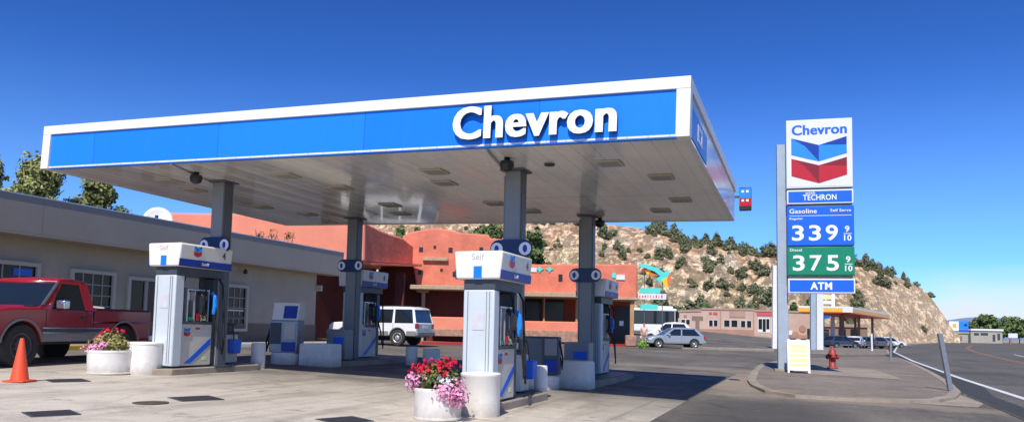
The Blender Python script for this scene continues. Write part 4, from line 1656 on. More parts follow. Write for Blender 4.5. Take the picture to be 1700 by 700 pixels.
# porch beams
rect(684, 780, 476, 481, d1, -1.2, 3.0, 'porch_beam', 'beam', bev=.03)
rect(850, 962, 487.5, 492.5, d2, -1.4, 2.6, 'porch_beam', 'beam', bev=.03)
rect(1000, 1060, 494, 497, d2, -.4, 2.6, 'porch_beam', 'beam', bev=.03)
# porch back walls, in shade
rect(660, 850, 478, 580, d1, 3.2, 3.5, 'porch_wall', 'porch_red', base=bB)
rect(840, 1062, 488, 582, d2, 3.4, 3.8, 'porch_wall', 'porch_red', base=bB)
for a in ((757, 776, 495, 528), (714, 734, 493, 530)):
    w_ = rect(a[0] - 1.5, a[1] + 1.5, a[2] - 1.5, a[3] + 1.5, d1 + 3, .12, .19, 'window', 'beam')
    rect(a[0], a[1], a[2], a[3], d1 + 3, .10, .115, 'pane', 'glass', w_)
for a in ((873, 899, 496, 536), (906, 936, 496, 536)):
    w_ = rect(a[0] - 1, a[1] + 1, a[2] - 1, a[3] + 1, d2 + 3, .32, .39, 'window', 'adobe_shade')
    rect(a[0], a[1], a[2], a[3], d2 + 3, .30, .315, 'pane', 'glass', w_)
w_ = rect(1022, 1046, 508, 566, d2 + 3, .30, .39, 'doorway', 'dark')
rect(1029, 1036, 532, 540, d2 + 3, .27, .295, 'notice', 'letter_white', w_)
# low front walls and stone base
rect(716, 858, 528, 548, d1, -.25, .15, 'front_parapet', 'adobe_pale', bev=.06)
rect(716, 858, 548, 557, d1, -.30, .18, 'stone_base', 'stone_base', bev=.03)
rect(862, 962, 534, 549, d2, -.25, .15, 'front_parapet', 'adobe_pale', bev=.06)
rect(862, 962, 549, 566, d2, -.30, .18, 'stone_base', 'stone_base', bev=.03)
# posts
for px, a, c, d, wv in ((702, 480, 572, d1, 4.2),):
    rect(px - wv, px + wv, a + 2, c, d, -.2, .16, 'porch_post', 'beam', bev=.05)
    rect(px - 10, px + 10, a + 1, a + 5, d, -.22, .18, 'corbel', 'beam', bev=.03)
for px, a, c, wv in ((903, 492, 562, 2.1), (957, 492, 562, 2.4), (984, 496, 566, 2.6), (1049, 497, 573, 3.6)):
    rect(px - wv, px + wv, a, c, d2, -.14, .12, 'porch_post', 'post_wood', bev=.05)
rect(1038, 1056, 556, 574, d2, -.2, .2, 'post_plinth', 'stone_base', bev=.06)
# vigas and openings in the parapets
for px, py, s in ((699, 414, 3.4), (722, 410, 2.3), (748, 415, 3.6), (799, 414, 3.2), (697, 452, 3.0), (733, 448, 2.2), (755, 455, 3.6), (822, 452, 3)):
    rect(px - s, px + s, py - s * 1.15, py + s * 1.15, d1, -.02, .05, 'opening', 'dark')
rect(702, 744, 428, 432.5, d1, -.22, .02, 'ledge', 'beam', bev=.02)
rect(927, 934, 455, 467, d2, -.02, .05, 'opening', 'dark')
rect(880, 891, 444, 451, d2, -.06, .02, 'wall_ornament', 'sign_white')
for px in (896, 912):
    x, z = lx(px, 449, d2)
    m = MB()
    z -= bB
    m.prism([(x - .28, z + .10), (x - .1, z + .02), (x, z - .15), (x + .1, z + .02), (x + .28, z + .10), (x + .1, z + .18), (x, z + .32), (x - .1, z + .18)], 'y', y2 - .07, y2 - .005)
    m.build('wall_ornament', 'teal', B)
rect(1016, 1022, 453, 461, d2, -.06, .02, 'wall_ornament', 'teal')
rect(1023, 1037, 456, 464, d2, -.08, .02, 'small_sign', 'sign_white')
# red kerb in front
p0, p1_ = on_ground(716, 573), on_ground(1062, 575)
m = MB()
kb = thing('red_kerb', 'red painted kerb along the front of the orange cafe', 'kerb', (0, 0, 0))
for nm, mm, a, c in (('left_kerb', 'kerb_red', (700, 571), (775, 572)), ('right_kerb', 'kerb_red', (1000, 574), (1056, 574.5))):
    pa, pb = on_ground(*a), on_ground(*c)
    dv = (pb - pa)
    dv.z = 0
    pn = Vector((-dv.y, dv.x, 0)).normalized() * .5
    m = MB()
    m.hexa([pa - Vector((0, 0, .05)), pb - Vector((0, 0, .05)), pb + pn - Vector((0, 0, .05)), pa + pn - Vector((0, 0, .05))],
           [pa + Vector((0, 0, .14)), pb + Vector((0, 0, .14)), pb + pn + Vector((0, 0, .14)), pa + pn + Vector((0, 0, .14))])
    m.build(nm, mm, kb, bevel=.02)

# fish-shaped sign on poles
ds = 55.0
fs_ = fac('fish_sign', 'teal fish shaped sign with small boards below at the cafe corner', 'sign', ds, gz(-9, 55))
bs_ = gz(-9, 55)
pts = fp([(1061, 437), (1074, 439), (1090, 444), (1102, 452), (1112, 447), (1109, 457), (1113, 470), (1104, 463), (1096, 470), (1088, 462), (1096, 458), (1086, 450), (1072, 445), (1060, 442)], ds, bs_)
MB().prism(pts, 'y', -.06, .06).build('fish_body', 'teal', fs_)
for nm, mm, q in (('yellow_patch', 'yellow', [(1098, 464), (1108, 460), (1108, 478), (1102, 474)]), ('orange_patch', 'orange', [(1109, 456), (1115, 462), (1110, 476), (1107, 464)]),
                  ('red_patch', 'red', [(1065, 446), (1078, 449), (1072, 452), (1066, 450)]), ('orange_patch', 'orange', [(1076, 450), (1092, 457), (1080, 458)]),
                  ('yellow_patch', 'yellow', [(1070, 449), (1082, 453), (1074, 456)])):
    MB().prism(fp(q, ds, bs_), 'y', -.10, -.065).build(nm, mm, fs_)


def frect(par, d, base, px0, px1, py0, py1, y0, y1, name, mat_, bev=0.0):
    xa, za = lx(px0, py1, d)
    xc, zc_ = lx(px1, py0, d)
    return MB().box(xa, xc, y0, y1, za - base, zc_ - base).build(name, mat_, par, bevel=bev)


frect(fs_, ds, bs_, 1062, 1096, 478, 486, -.05, .05, 'teal_board', 'teal')
frect(fs_, ds, bs_, 1059, 1106, 487.5, 496, -.05, .05, 'white_board', 'sign_white')
m = MB()
rnd = random.Random(7)
x0_, z0_ = lx(1061, 494, ds)
for i in range(9):
    m.box(x0_ + i * .2, x0_ + i * .2 + rnd.uniform(.06, .13), -.056, -.052, z0_ - bs_ + .02, z0_ - bs_ + rnd.uniform(.16, .26))
m.build('board_marks', 'pink_text', fs_)
frect(fs_, ds, bs_, 1063, 1092, 505, 513, -.05, .05, 'lower_board', 'teal')
for px in (1070, 1100):
    frect(fs_, ds, bs_, px - .9, px + .9, 440, 575, .07, .17, 'pole', 'column_dark')


# ------------------------------------------------------------------ vehicles (x forward, y left, z up)
def arc(cx, cz, r, zb, n=12):
    """wheel-arch notch from front to rear along the bottom edge (going -x)"""
    h = max(-.99, min(.99, (zb - cz) / r))
    a0 = math.asin(h)
    return [(cx + r * math.cos(a0 + (PI - 2 * a0) * i / n), cz + r * math.sin(a0 + (PI - 2 * a0) * i / n)) for i in range(n + 1)]


def wheel(t, x, y, r, w, rim='alu', spokes=6, depth=.03):
    s = 1 if y > 0 else -1
    m = MB()
    T = Matrix.Translation((x, y, r)) @ Matrix.Rotation(-s * PI / 2, 4, 'X')
    m.lathe([(r * .62, -w / 2), (r * .93, -w / 2), (r, -w / 2 + .03), (r, w / 2 - .03), (r * .95, w / 2), (r * .66, w / 2), (r * .62, w / 2 - depth)], 28, (0, 0, 0), T)
    o = m.build('wheel', 'tyre', t, smooth=True)
    o.data.set_sharp_from_angle(angle=R_(40))
    m = MB()
    m.lathe([(r * .635, w / 2 - .05), (r * .635, w / 2 - .012), (r * .56, w / 2 - .02), (r * .5, w / 2 - .045), (r * .22, w / 2 - .02), (r * .12, w / 2 + .0), (.01, w / 2 + .004)], 24, (0, 0, 0), T)
    m.build('rim', rim, o, smooth=True)
    if spokes:
        m = MB()
        for k in range(spokes):
            a = 2 * PI * k / spokes
            m.lathe([(r * .085, w / 2 - .032), (r * .085, w / 2 - .02), (.005, w / 2 - .018)], 8, (r * .37 * math.cos(a), r * .37 * math.sin(a), 0), T)
        m.build('rim_hole', 'dark', o)
    return o


class Car:
    def __init__(s, t, W, Wt, zb_, zt):
        s.t, s.W, s.Wt, s.zb, s.zt = t, W, Wt, zb_, zt

    def hw(s, z):
        k = min(1, max(0, (z - s.zb) / (s.zt - s.zb)))
        return s.W / 2 + (s.Wt / 2 - s.W / 2) * k

    def body(s, top, wheels, ra, cz, zbot, W, paint, name='body', bev=.05):
        poly = []
        xf, xr = max(wheels), min(wheels)
        poly += [(top[-1][0], zbot)]
        poly += arc(xf, cz, ra, zbot)
        poly += arc(xr, cz, ra, zbot)
        poly += [(top[0][0], zbot)]
        poly += top
        m = MB()
        m.prism(poly, 'y', -W / 2, W / 2)
        o = m.build(name, paint, s.t, bevel=bev, seg=3)
        m = MB()
        m.box(top[0][0] + .08, top[-1][0] - .08, -W / 2 + .22, W / 2 - .22, zbot - .06, cz + ra + .02)
        m.build('underbody', 'dark', s.t)
        for sd in (-1, 1):
            m = MB()
            for xx in wheels:
                m = MB()
                m.prism(arc(xx, cz, ra - .004, zbot + .02), 'y', sd * (W / 2 - .22), sd * (W / 2 - .14))
                m.build('arch_liner', 'dark', s.t)
        return o

    def glasshouse(s, poly, name='glasshouse'):
        m = MB()
        A = [m.bm.verts.new((x, -s.hw(z) , z)) for x, z in poly]
        B_ = [m.bm.verts.new((x, s.hw(z), z)) for x, z in poly]
        m.face(A)
        m.face(B_[::-1])
        n = len(poly)
        for i in range(n):
            j = (i + 1) % n
            m.face([A[j], A[i], B_[i], B_[j]])
        return m.build(name, 'auto_glass', s.t, bevel=.01)

    def side(s, polys, mat_, name, off=.008, th=.012, par=None, both=True):
        for sd in ((-1, 1) if both else (1,)):
            m = MB()
            for poly in polys:
                a = [m.bm.verts.new((x, sd * (s.hw(z) + off), z)) for x, z in poly]
                b = [m.bm.verts.new((x, sd * (s.hw(z) + off - th - .01), z)) for x, z in poly]
                m.face(a)
                m.face(b[::-1])
                n = len(poly)
                for i in range(n):
                    j = (i + 1) % n
                    m.face([a[i], a[j], b[j], b[i]])
            m.build(name, mat_, par if par else s.t)

    def roof(s, pts, mat_, th=.05):
        """pts along x with z; a slab over the glasshouse"""
        m = MB()
        rows = []
        for x, z in pts:
            w = s.hw(s.zt) + .01
            rows.append([m.bm.verts.new(p) for p in ((x, -w, z - th), (x, -w - .01, z - th * .4), (x, -w + .10, z), (x, 0, z + .025), (x, w - .10, z), (x, w + .01, z - th * .4), (x, w, z - th))])
        for i in range(len(rows) - 1):
            for j in range(7):
                m.face([rows[i][j], rows[i + 1][j], rows[i + 1][(j + 1) % 7], rows[i][(j + 1) % 7]])
        m.face(rows[0])
        m.face(rows[-1][::-1])
        return m.build('roof', mat_, s.t, smooth=True)


# red pickup
def pickup():
    X, Yc = -15.25, 11.42
    t = thing('pickup_truck', 'red regular cab pickup with grey lower band parked before the beige store', 'pickup truck', (X, Yc, gz(X, Yc) - .05), R_(-78))
    c = Car(t, 1.93, 1.50, 1.18, 1.80)
    # wheels: front +1.42, rear -1.55
    top = [(-2.45, .62), (-2.47, .95), (-.50, .95), (-.48, 1.17), (1.02, 1.20), (1.75, 1.175), (2.25, 1.10), (2.42, .98), (2.45, .62)]
    c.body(top, (1.45, -1.50), .49, .42, .50, 1.93, 'car_red', bev=.06)
    for sd in (-1, 1):
        m = MB()
        m.box(-2.46, -.52, sd * .965 - (.07 if sd > 0 else 0), sd * .965 + (0 if sd > 0 else .07), .90, 1.19)
        m.build('bed_side', 'car_red', t, bevel=.025)
        m = MB()
        m.box(-2.44, -.54, sd * .93 - .045, sd * .93 + .045, 1.192, 1.215)
        m.build('bed_rail', 'dark', t, bevel=.008)
    MB().box(-2.47, -2.41, -.89, .89, .70, 1.18).build('tailgate', 'car_red', t, bevel=.02)
    gh = [(-.44, 1.15), (-.38, 1.74), (-.25, 1.775), (.28, 1.775), (1.00, 1.20), (1.00, 1.15)]
    c.glasshouse(gh)
    c.roof([(-.44, 1.73), (-.34, 1.80), (-.0, 1.825), (.25, 1.805), (.36, 1.745)], 'car_red')
    # pillars: B/C panel, A pillar, door top
    c.side([[(-.48, 1.15), (-.22, 1.15), (-.20, 1.70), (-.44, 1.76)]], 'car_red', 'rear_pillar')
    c.side([[(.78, 1.15), (1.08, 1.15), (.36, 1.77), (.24, 1.77)]], 'car_red', 'windscreen_pillar')
    c.side([[(-.24, 1.69), (.36, 1.69), (.26, 1.79), (-.30, 1.79)]], 'car_red', 'door_top')
    c.side([[(.94, 1.24), (1.00, 1.24), (.42, 1.735), (.36, 1.735)]], 'chrome', 'pillar_trim', off=.016)
    c.side([[(.70, 1.19), (.73, 1.19), (.46, 1.60), (.43, 1.60)]], 'dark', 'vent_bar', off=.006)
    m = MB()
    m.box(-.50, -.47, -.7, .7, 1.15, 1.30)
    m.build('cab_back', 'car_red', t)
    # cowl and hood lines
    MB().hexa([(.93, -.80, 1.196), (1.10, -.84, 1.205), (1.10, .84, 1.205), (.93, .80, 1.196)],
              [(.93, -.80, 1.235), (1.10, -.84, 1.212), (1.10, .84, 1.212), (.93, .80, 1.235)]).build('cowl', 'dark', t)
    MB().hexa([(1.12, -.72, 1.19), (2.28, -.72, 1.08), (2.28, .72, 1.08), (1.12, .72, 1.19)],
              [(1.14, -.66, 1.225), (2.22, -.64, 1.115), (2.22, .64, 1.115), (1.14, .66, 1.225)]).build('bonnet', 'car_red', t, bevel=.02)
    # two-tone lower band, trim strips, arch trims
    W = 1.93
    for sd in (-1, 1):
        y = sd * W / 2
        m = MB()
        m.box(-.98, .92, y - .004, y + .004, .505, .66)
        m.build('lower_band', 'truck_band', t)
        m = MB()
        m.box(-.98, .94, y - .009, y + .009, .665, .695)
        m.box(-.98, .94, y - .009, y + .009, .765, .79)
        m.build('silver_strip', 'chrome', t)
        m = MB()
        m.box(-.98, .94, y - .007, y + .007, .697, .763)
        m.build('side_moulding', 'charcoal', t)
        for xx in (1.45, -1.50):
            m = MB()
            a = arc(xx, .42, .495, .50, 16)
            b = arc(xx, .42, .54, .50, 16)
            for i in range(16):
                q = [a[i], a[i + 1], b[i + 1], b[i]]
                m.prism(q, 'y', y - .01 * sd, y + .012 * sd)
            m.build('arch_trim', 'truck_band', t)
        # door gap lines, handle, mirror
        d = MB()
        d.box(-.262, -.25, y - .003, y + .003, .52, 1.16)
        d.build('door_gap', 'dark', t)
        d = MB()
        d.box(.86, .872, y - .003, y + .003, .52, 1.16)
        d.build('door_gap', 'dark', t)
        d = MB()
        d.box(-.492, -.48, y - .003, y + .003, .47, 1.16)
        d.build('cab_gap', 'dark', t)
        MB().box(-.19, -.04, y - .012, y + .022, .985, 1.03).build('door_handle', 'dark', t, bevel=.006)
        mo = MB()
        mo.box(.50, .66, y + .02 * sd, y + .22 * sd, 1.17, 1.34)
        mo = mo.build('mirror', 'chrome', t, bevel=.02)
        MB().box(.53, .62, y - .08 * sd, y + .03 * sd, 1.14, 1.17).build('mirror_arm', 'dark', mo)
        MB().box(2.20, 2.43, sd * .97 - .02, sd * .97 + .008, .86, .98).build('marker_lamp', 'orange', t)
        MB().box(2.41, 2.47, sd * .73 - .19, sd * .73 + .19, .78, .97).build('headlight', 'lamp', t, bevel=.01)
        MB().box(-2.49, -2.44, sd * .88 - .07, sd * .88 + .07, .72, 1.1).build('tail_light', 'tail', t)
    MB().box(2.41, 2.465, -.52, .52, .74, .98).build('grille', 'dark', t)
    MB().box(2.40, 2.56, -.98, .98, .50, .68).build('front_bumper', 'chrome', t, bevel=.03)
    MB().box(-2.62, -2.46, -.95, .95, .48, .62).build('rear_bumper', 'chrome', t, bevel=.02)
    MB().box(-.1, .5, -.3, .3, 1.0, 1.15).build('seat', 'dark', t)
    MB().tube([(-1.9, .5, .8), (-1.4, .45, 1.22), (-1.0, .4, 1.24)], .05, 6).build('cargo', 'white', t)
    for xx in (1.45, -1.50):
        for sd in (-1, 1):
            wheel(t, xx, sd * .85, .425, .26, 'charcoal', 8)
    return t


pickup()


def suv():
    p = on_ground(668, 575)
    X, Yc = -18.35, 30.7
    t = thing('off_road_car', 'white four door off-roader parked in front of the orange cafe', 'car', (X, Yc, gz(X, Yc)), R_(180 + 2))
    c = Car(t, 1.80, 1.52, 1.02, 1.72)
    top = [(-2.25, .50), (-2.27, .80), (-2.24, 1.04), (1.0, 1.06), (2.05, 1.0), (2.22, .88), (2.24, .50)]
    c.body(top, (1.38, -1.32), .42, .37, .44, 1.80, 'car_white', bev=.05)
    c.glasshouse([(-2.22, 1.0), (-2.06, 1.66), (-1.95, 1.70), (.40, 1.70), (1.02, 1.05), (1.02, 1.0)])
    c.roof([(-2.14, 1.66), (-1.95, 1.735), (-.8, 1.76), (.2, 1.74), (.46, 1.68)], 'car_white')
    for q in ([(-2.26, 1.0), (-2.12, 1.0), (-1.98, 1.70), (-2.08, 1.70)], [(-1.18, 1.0), (-1.06, 1.0), (-1.06, 1.7), (-1.14, 1.7)], [(-.22, 1.0), (-.12, 1.0), (-.14, 1.7), (-.22, 1.7)],
              [(.88, 1.0), (1.08, 1.0), (.48, 1.72), (.38, 1.72)], [(-2.05, 1.63), (.5, 1.63), (.42, 1.72), (-2.0, 1.72)]):
        c.side([q], 'car_white', 'pillar')
    W = 1.80
    for sd in (-1, 1):
        y = sd * W / 2
        MB().box(-.88, .94, y - .006, y + .008, .46, .64).build('lower_cladding', 'cladding', t)
        MB().box(-2.24, -1.78, y - .006, y + .008, .46, .66).build('lower_cladding', 'cladding', t)
        MB().box(-2.29, -2.20, y - .22 if sd > 0 else y - .01, y + .01 if sd > 0 else y + .22, .78, 1.0).build('tail_light', 'tail', t, bevel=.01)
        MB().box(.56, .76, y + .0, y + .16 * sd, 1.02, 1.16).build('mirror', 'dark', t)
        m = MB()
        for xx in (.93, -.17, -1.1):
            m.box(xx - .006, xx + .006, y - .003, y + .003, .48, 1.0)
        m.build('door_gap', 'dark', t)
        m = MB()
        m.box(-.10, .04, y - .01, y + .02, .88, .92)
        m.build('door_handle', 'dark', t)
        MB().box(-1.9, .2, sd * .62 - .02, sd * .62 + .02, 1.77, 1.80).build('roof_rail', 'dark', t)
    MB().box(-2.36, -2.22, -.92, .92, .46, .64).build('rear_bumper', 'cladding', t, bevel=.03)
    MB().box(2.18, 2.34, -.92, .92, .46, .66).build('front_bumper', 'cladding', t, bevel=.03)
    MB().box(-2.285, -2.262, -.66, .66, .66, .98).build('tailgate', 'car_silver', t)
    MB().box(-2.30, -2.287, -.26, .26, .80, .92).build('number_plate', 'white', t)
    for xx in (1.38, -1.32):
        for sd in (-1, 1):
            wheel(t, xx, sd * .78, .36, .24, 'alu', 6)
    return t


suv()


def hatch(label, paint, loc, rz, group=None, plain=False):
    t = thing('parked_car', label, 'car', loc, rz, group)
    c = Car(t, 1.70, 1.36, .88, 1.42)
    top = [(-2.02, .42), (-2.08, .70), (-1.98, .92), (.85, .93), (1.72, .78), (2.02, .62), (2.05, .40)]
    c.body(top, (1.28, -1.30), .355, .31, .32, 1.70, paint, bev=.06)
    c.glasshouse([(-1.95, .88), (-1.42, 1.36), (-1.2, 1.40), (.02, 1.40), (.92, .93), (.92, .88)])
    c.roof([(-1.50, 1.36), (-1.2, 1.425), (-.5, 1.455), (0, 1.42), (.14, 1.36)], paint)
    for q in ([(-2.0, .88), (-1.72, .88), (-1.26, 1.40), (-1.44, 1.40)], [(-.40, .88), (-.30, .88), (-.36, 1.4), (-.44, 1.4)], [(.78, .88), (1.0, .88), (.16, 1.41), (.04, 1.41)],
              [(-1.45, 1.345), (.14, 1.345), (.04, 1.42), (-1.4, 1.42)]):
        c.side([q], paint, 'pillar')
    W = 1.70
    for sd in (-1, 1):
        y = sd * W / 2
        MB().box(-.9, .88, y - .005, y + .007, .34, .43).build('sill', 'cladding', t)
        MB().box(1.80, 2.04, y - .16 if sd > 0 else y - .012, y + .012 if sd > 0 else y + .16, .58, .70).build('headlight', 'lamp', t, bevel=.01)
        MB().box(-2.10, -1.98, y - .16 if sd > 0 else y - .012, y + .012 if sd > 0 else y + .16, .66, .86).build('tail_light', 'tail', t, bevel=.01)
        MB().box(.48, .64, y, y + .15 * sd, .90, 1.02).build('mirror', paint, t)
        m = MB()
        for xx in (.80, -.34):
            m.box(xx - .005, xx + .005, y - .003, y + .003, .42, .88)
        m.build('door_gap', 'dark', t)
    MB().box(1.98, 2.12, -.80, .80, .34, .50).build('front_bumper', paint, t, bevel=.03)
    MB().box(-2.16, -2.02, -.80, .80, .36, .54).build('rear_bumper', paint, t, bevel=.03)
    for xx in (1.28, -1.30):
        for sd in (-1, 1):
            wheel(t, xx, sd * .745, .31, .2, 'alu', 5)
    return t


def put(px, py, lift=0):
    p = on_ground(px, py)
    return (p.x, p.y, p.z + lift)


l1 = put(1117, 577)
hatch('silver blue hatchback parked right of the orange cafe', 'car_silver', l1, YAW + PI + R_(6))
l2 = on_ground(1108, 570.5)
wc = hatch('white car standing behind the silver blue hatchback', 'car_white', (l2.x, l2.y, l2.z), YAW + PI - R_(14))
wc.scale = (1.08, 1.08, 1.30)

# white bus behind the cars
dbus = 88.0
pb = atD(1086, 560, dbus)
bus = thing('tour_bus', 'white tour bus with a band of dark windows behind the parked cars', 'bus', (pb.x, pb.y, gz(pb.x, pb.y) + .15), YAW + R_(4))
m = MB()
m.prism([(-5.2, .35), (2.42, .35), (2.48, .9), (2.46, 2.5), (2.25, 2.95), (-5.2, 2.95)], 'y', -1.25, 1.25)
m.build('body', 'car_white', bus, bevel=.08, seg=3)
MB().box(-5.0, 2.05, -1.262, -1.252, 1.15, 2.70).build('side_windows', 'auto_glass', bus)
MB().box(2.12, 2.44, -1.262, -1.252, 1.1, 2.72).build('cab_window', 'auto_glass', bus)
MB().box(2.44, 2.492, -1.12, 1.12, 1.25, 2.75).build('windscreen', 'auto_glass', bus)
MB().box(-.2, 2.0, -.8, .8, 2.955, 3.25).build('roof_unit', 'white', bus, bevel=.05)
MB().box(2.3, 2.45, -1.75, -1.35, 1.9, 2.5).build('mirror', 'dark', bus, bevel=.03)
for xx in (1.1, -3.6):
    for sd in (-1, 1):
        wheel(bus, xx, sd * 1.12, .5, .3, 'alu', 0)


# ------------------------------------------------------------------ a person by the parked cars
def person(loc, rz, label):
    t = thing('person', label, 'person', loc, rz)
    def skin(name, verts, edges, m, sub=2):
        me = bpy.data.meshes.new(name)
        me.from_pydata([v[:3] for v in verts], edges, [])
        o = bpy.data.objects.new(name, me)
        C.objects.link(o)
        o.parent = t
        md = o.modifiers.new('skin', 'SKIN')
        for i, v in enumerate(verts):
            sv = me.skin_vertices[0].data[i]
            sv.radius = (v[3], v[4] if len(v) > 4 else v[3])
        me.skin_vertices[0].data[0].use_root = True
        s2 = o.modifiers.new('sub', 'SUBSURF')
        s2.levels = s2.render_levels = sub
        me.materials.append(MT[m])
        for p in me.polygons:
            p.use_smooth = True
        return o
    # body: pelvis, spine, neck, head, arms, legs
    V = [(0, 0, .92, .13, .10), (0, 0, 1.12, .125, .09), (0, 0, 1.32, .15, .10), (0, 0, 1.44, .06), (0, -.01, 1.53, .055), (0, -.02, 1.60, .085, .095), (0, -.02, 1.69, .075, .085),
         (.17, 0, 1.36, .05), (.22, -.02, 1.12, .042), (.20, -.16, .95, .033), (.19, -.22, .90, .03),
         (-.17, 0, 1.36, .05), (-.22, .02, 1.12, .042), (-.21, -.06, .90, .033), (-.20, -.08, .82, .03),
         (.09, 0, .86, .085), (.10, -.03, .48, .06), (.10, .02, .10, .045), (.11, -.12, .035, .038),
         (-.09, 0, .86, .085), (-.10, .02, .48, .06), (-.10, .06, .10, .045), (-.11, -.08, .035, .038)]
    E = [(0, 1), (1, 2), (2, 3), (3, 4), (4, 5), (5, 6), (2, 7), (7, 8), (8, 9), (9, 10), (2, 11), (11, 12), (12, 13), (13, 14),
         (0, 15), (15, 16), (16, 17), (17, 18), (0, 19), (19, 20), (20, 21), (21, 22)]
    skin('body', V, E, 'skin')
    skin('shirt', [(0, 0, .98, .15, .115), (0, 0, 1.14, .14, .105), (0, 0, 1.33, .165, .115), (.18, 0, 1.36, .066), (.215, -.01, 1.20, .058), (-.18, 0, 1.36, .066), (-.215, .01, 1.20, .058)],
         [(0, 1), (1, 2), (2, 3), (3, 4), (2, 5), (5, 6)], 'shirt')
    skin('trousers', [(0, 0, .95, .145, .11), (.09, 0, .84, .098), (.10, -.03, .48, .075), (.10, .0, .16, .06), (-.09, 0, .84, .098), (-.10, .02, .48, .075), (-.10, .05, .16, .06)],
         [(0, 1), (1, 2), (2, 3), (0, 4), (4, 5), (5, 6)], 'trousers')
    m = MB()
    m.lathe([(.06, 1.60), (.098, 1.64), (.10, 1.70), (.08, 1.755), (.03, 1.78), (.005, 1.782)], 14, (0, .012, 0))
    m.build('hair', 'hair', t, smooth=True)
    return t


lp = on_ground(1069, 576)
person((lp.x, lp.y, lp.z), YAW, 'person in a pale pink top standing by the silver blue hatchback')

gp_ = on_ground(1067, 578)
leaf_object('plant', 260, [(0, 0, .26, .32, .26, .24)], .07, 91, 'fresh_green')
gp_o = bpy.data.objects['plant']
gp_o.location = gp_
tag(gp_o, 'small bright green plant at the foot of the person', 'plant')

# ------------------------------------------------------------------ price sign
dS = 25.4
pS = on_ground(1299, 618)
pr = FH * 25.4
zS = gz(-.6, 27) + .08
sg = thing('price_sign', 'tall fuel station price sign with blue and red chevron panel on a grey pole', 'sign', (pr.x + RH.x * 9.26, pr.y + RH.y * 9.26, zS), R_(6))


sg.scale = (.93, 1, 1)


def sz_(py):
    return lx(1304, py, dS)[1] - zS


MB().box(-.30, .065, -.02, .34, -.1, sz_(240)).build('pole', 'sign_pole', sg, bevel=.012)
MB().box(-.42, .19, -.14, .46, -.1, .04).build('pole_base', 'kerb', sg, bevel=.01)
xa_, xb_ = .0, 2.22


def cabinet(name, z0, z1, frame, face, inset=.07, sh=0.0):
    o = MB().box(xa_ + sh, xb_ + sh, -.34, -.025, z0, z1).build(name, frame, sg, bevel=.015)
    MB().box(xa_ + sh + inset, xb_ + sh - inset, -.347, -.341, z0 + inset, z1 - inset).build('face', face, o)
    return o


z1, z0 = sz_(205), sz_(316)
cb = cabinet('logo_cabinet', z0, z1, 'sign_white', 'sign_white', .05)
tx = text_mesh('lettering', 'Chevron', 1.83, .34, .006, 'sign_blue', cb, bold=.012, smear=.012)
tx.location = (.20, -.356, z1 - .52)
hallmark(1.86, 1.55, cb, (.17, -.349, z0 + .15))
z1, z0 = sz_(319), sz_(342)
cb = cabinet('additive_cabinet', z0, z1, 'sign_white', 'sign_blue', .05, .01)
tx = text_mesh('lettering', 'TECHRON', 1.12, .19, .006, 'letter_white', cb, bold=.015)
tx.location = (.55, -.356, z0 + .12)
tx = text_mesh('small_lettering', 'with', .34, .09, .006, 'letter_white', cb, bold=.01)
tx.location = (.62, -.356, z0 + .325)
z1, z0 = sz_(345.5), sz_(410)
cb = cabinet('regular_price_panel', z0, z1, 'sign_blue', 'sign_blue', .03, .02)
MB().box(.08, 2.16, -.352, -.348, z1 - .33, z1 - .315).build('rule', 'letter_white', cb)
for s_, w_, h_, x_, z_ in (('Gasoline', .92, .15, .09, z1 - .24), ('Self Serve', .68, .09, 1.46, z1 - .20), ('Regular', .46, .09, .09, z1 - .47),
                           ('3', .40, .52, .17, z0 + .17), ('3', .40, .52, .74, z0 + .17), ('9', .40, .52, 1.30, z0 + .17), ('9', .15, .20, 1.93, z0 + .45), ('10', .24, .19, 1.90, z0 + .16)):
    tx = text_mesh('price_digit' if s_.isdigit() else 'lettering', s_, w_, h_, .006, 'letter_white', cb, bold=.018 if s_.isdigit() else .01)
    tx.location = (x_, -.356, z_)
MB().box(1.89, 2.15, -.354, -.349, z0 + .385, z0 + .405).build('fraction_bar', 'letter_white', cb)
z1, z0 = sz_(411.5), sz_(458)
cb = cabinet('diesel_price_panel', z0, z1, 'green_sign', 'green_sign', .03, .02)
for s_, w_, h_, x_, z_ in (('Diesel', .40, .09, .10, z1 - .15), ('3', .40, .52, .19, z0 + .15), ('7', .40, .52, .76, z0 + .15), ('5', .40, .52, 1.32, z0 + .15), ('9', .15, .20, 1.95, z0 + .43), ('10', .24, .19, 1.92, z0 + .14)):
    tx = text_mesh('price_digit' if s_.isdigit() else 'lettering', s_, w_, h_, .006, 'letter_white', cb, bold=.018 if s_.isdigit() else .01)
    tx.location = (x_, -.356, z_)
MB().box(1.91, 2.17, -.354, -.349, z0 + .365, z0 + .385).build('fraction_bar', 'letter_white', cb)
z1, z0 = sz_(463), sz_(487)
cb = cabinet('cash_machine_panel', z0, z1, 'sign_white', 'sign_blue', .05, .03)
tx = text_mesh('lettering', 'ATM', .72, .25, .006, 'letter_white', cb, bold=.035)
tx.location = (.77, -.356, z0 + .12)
for py in (317.5, 344, 460.5):
    z = sz_(py)
    MB().box(.05, 2.18, -.30, -.06, z - .028, z + .028).build('spacer', 'charcoal', sg)

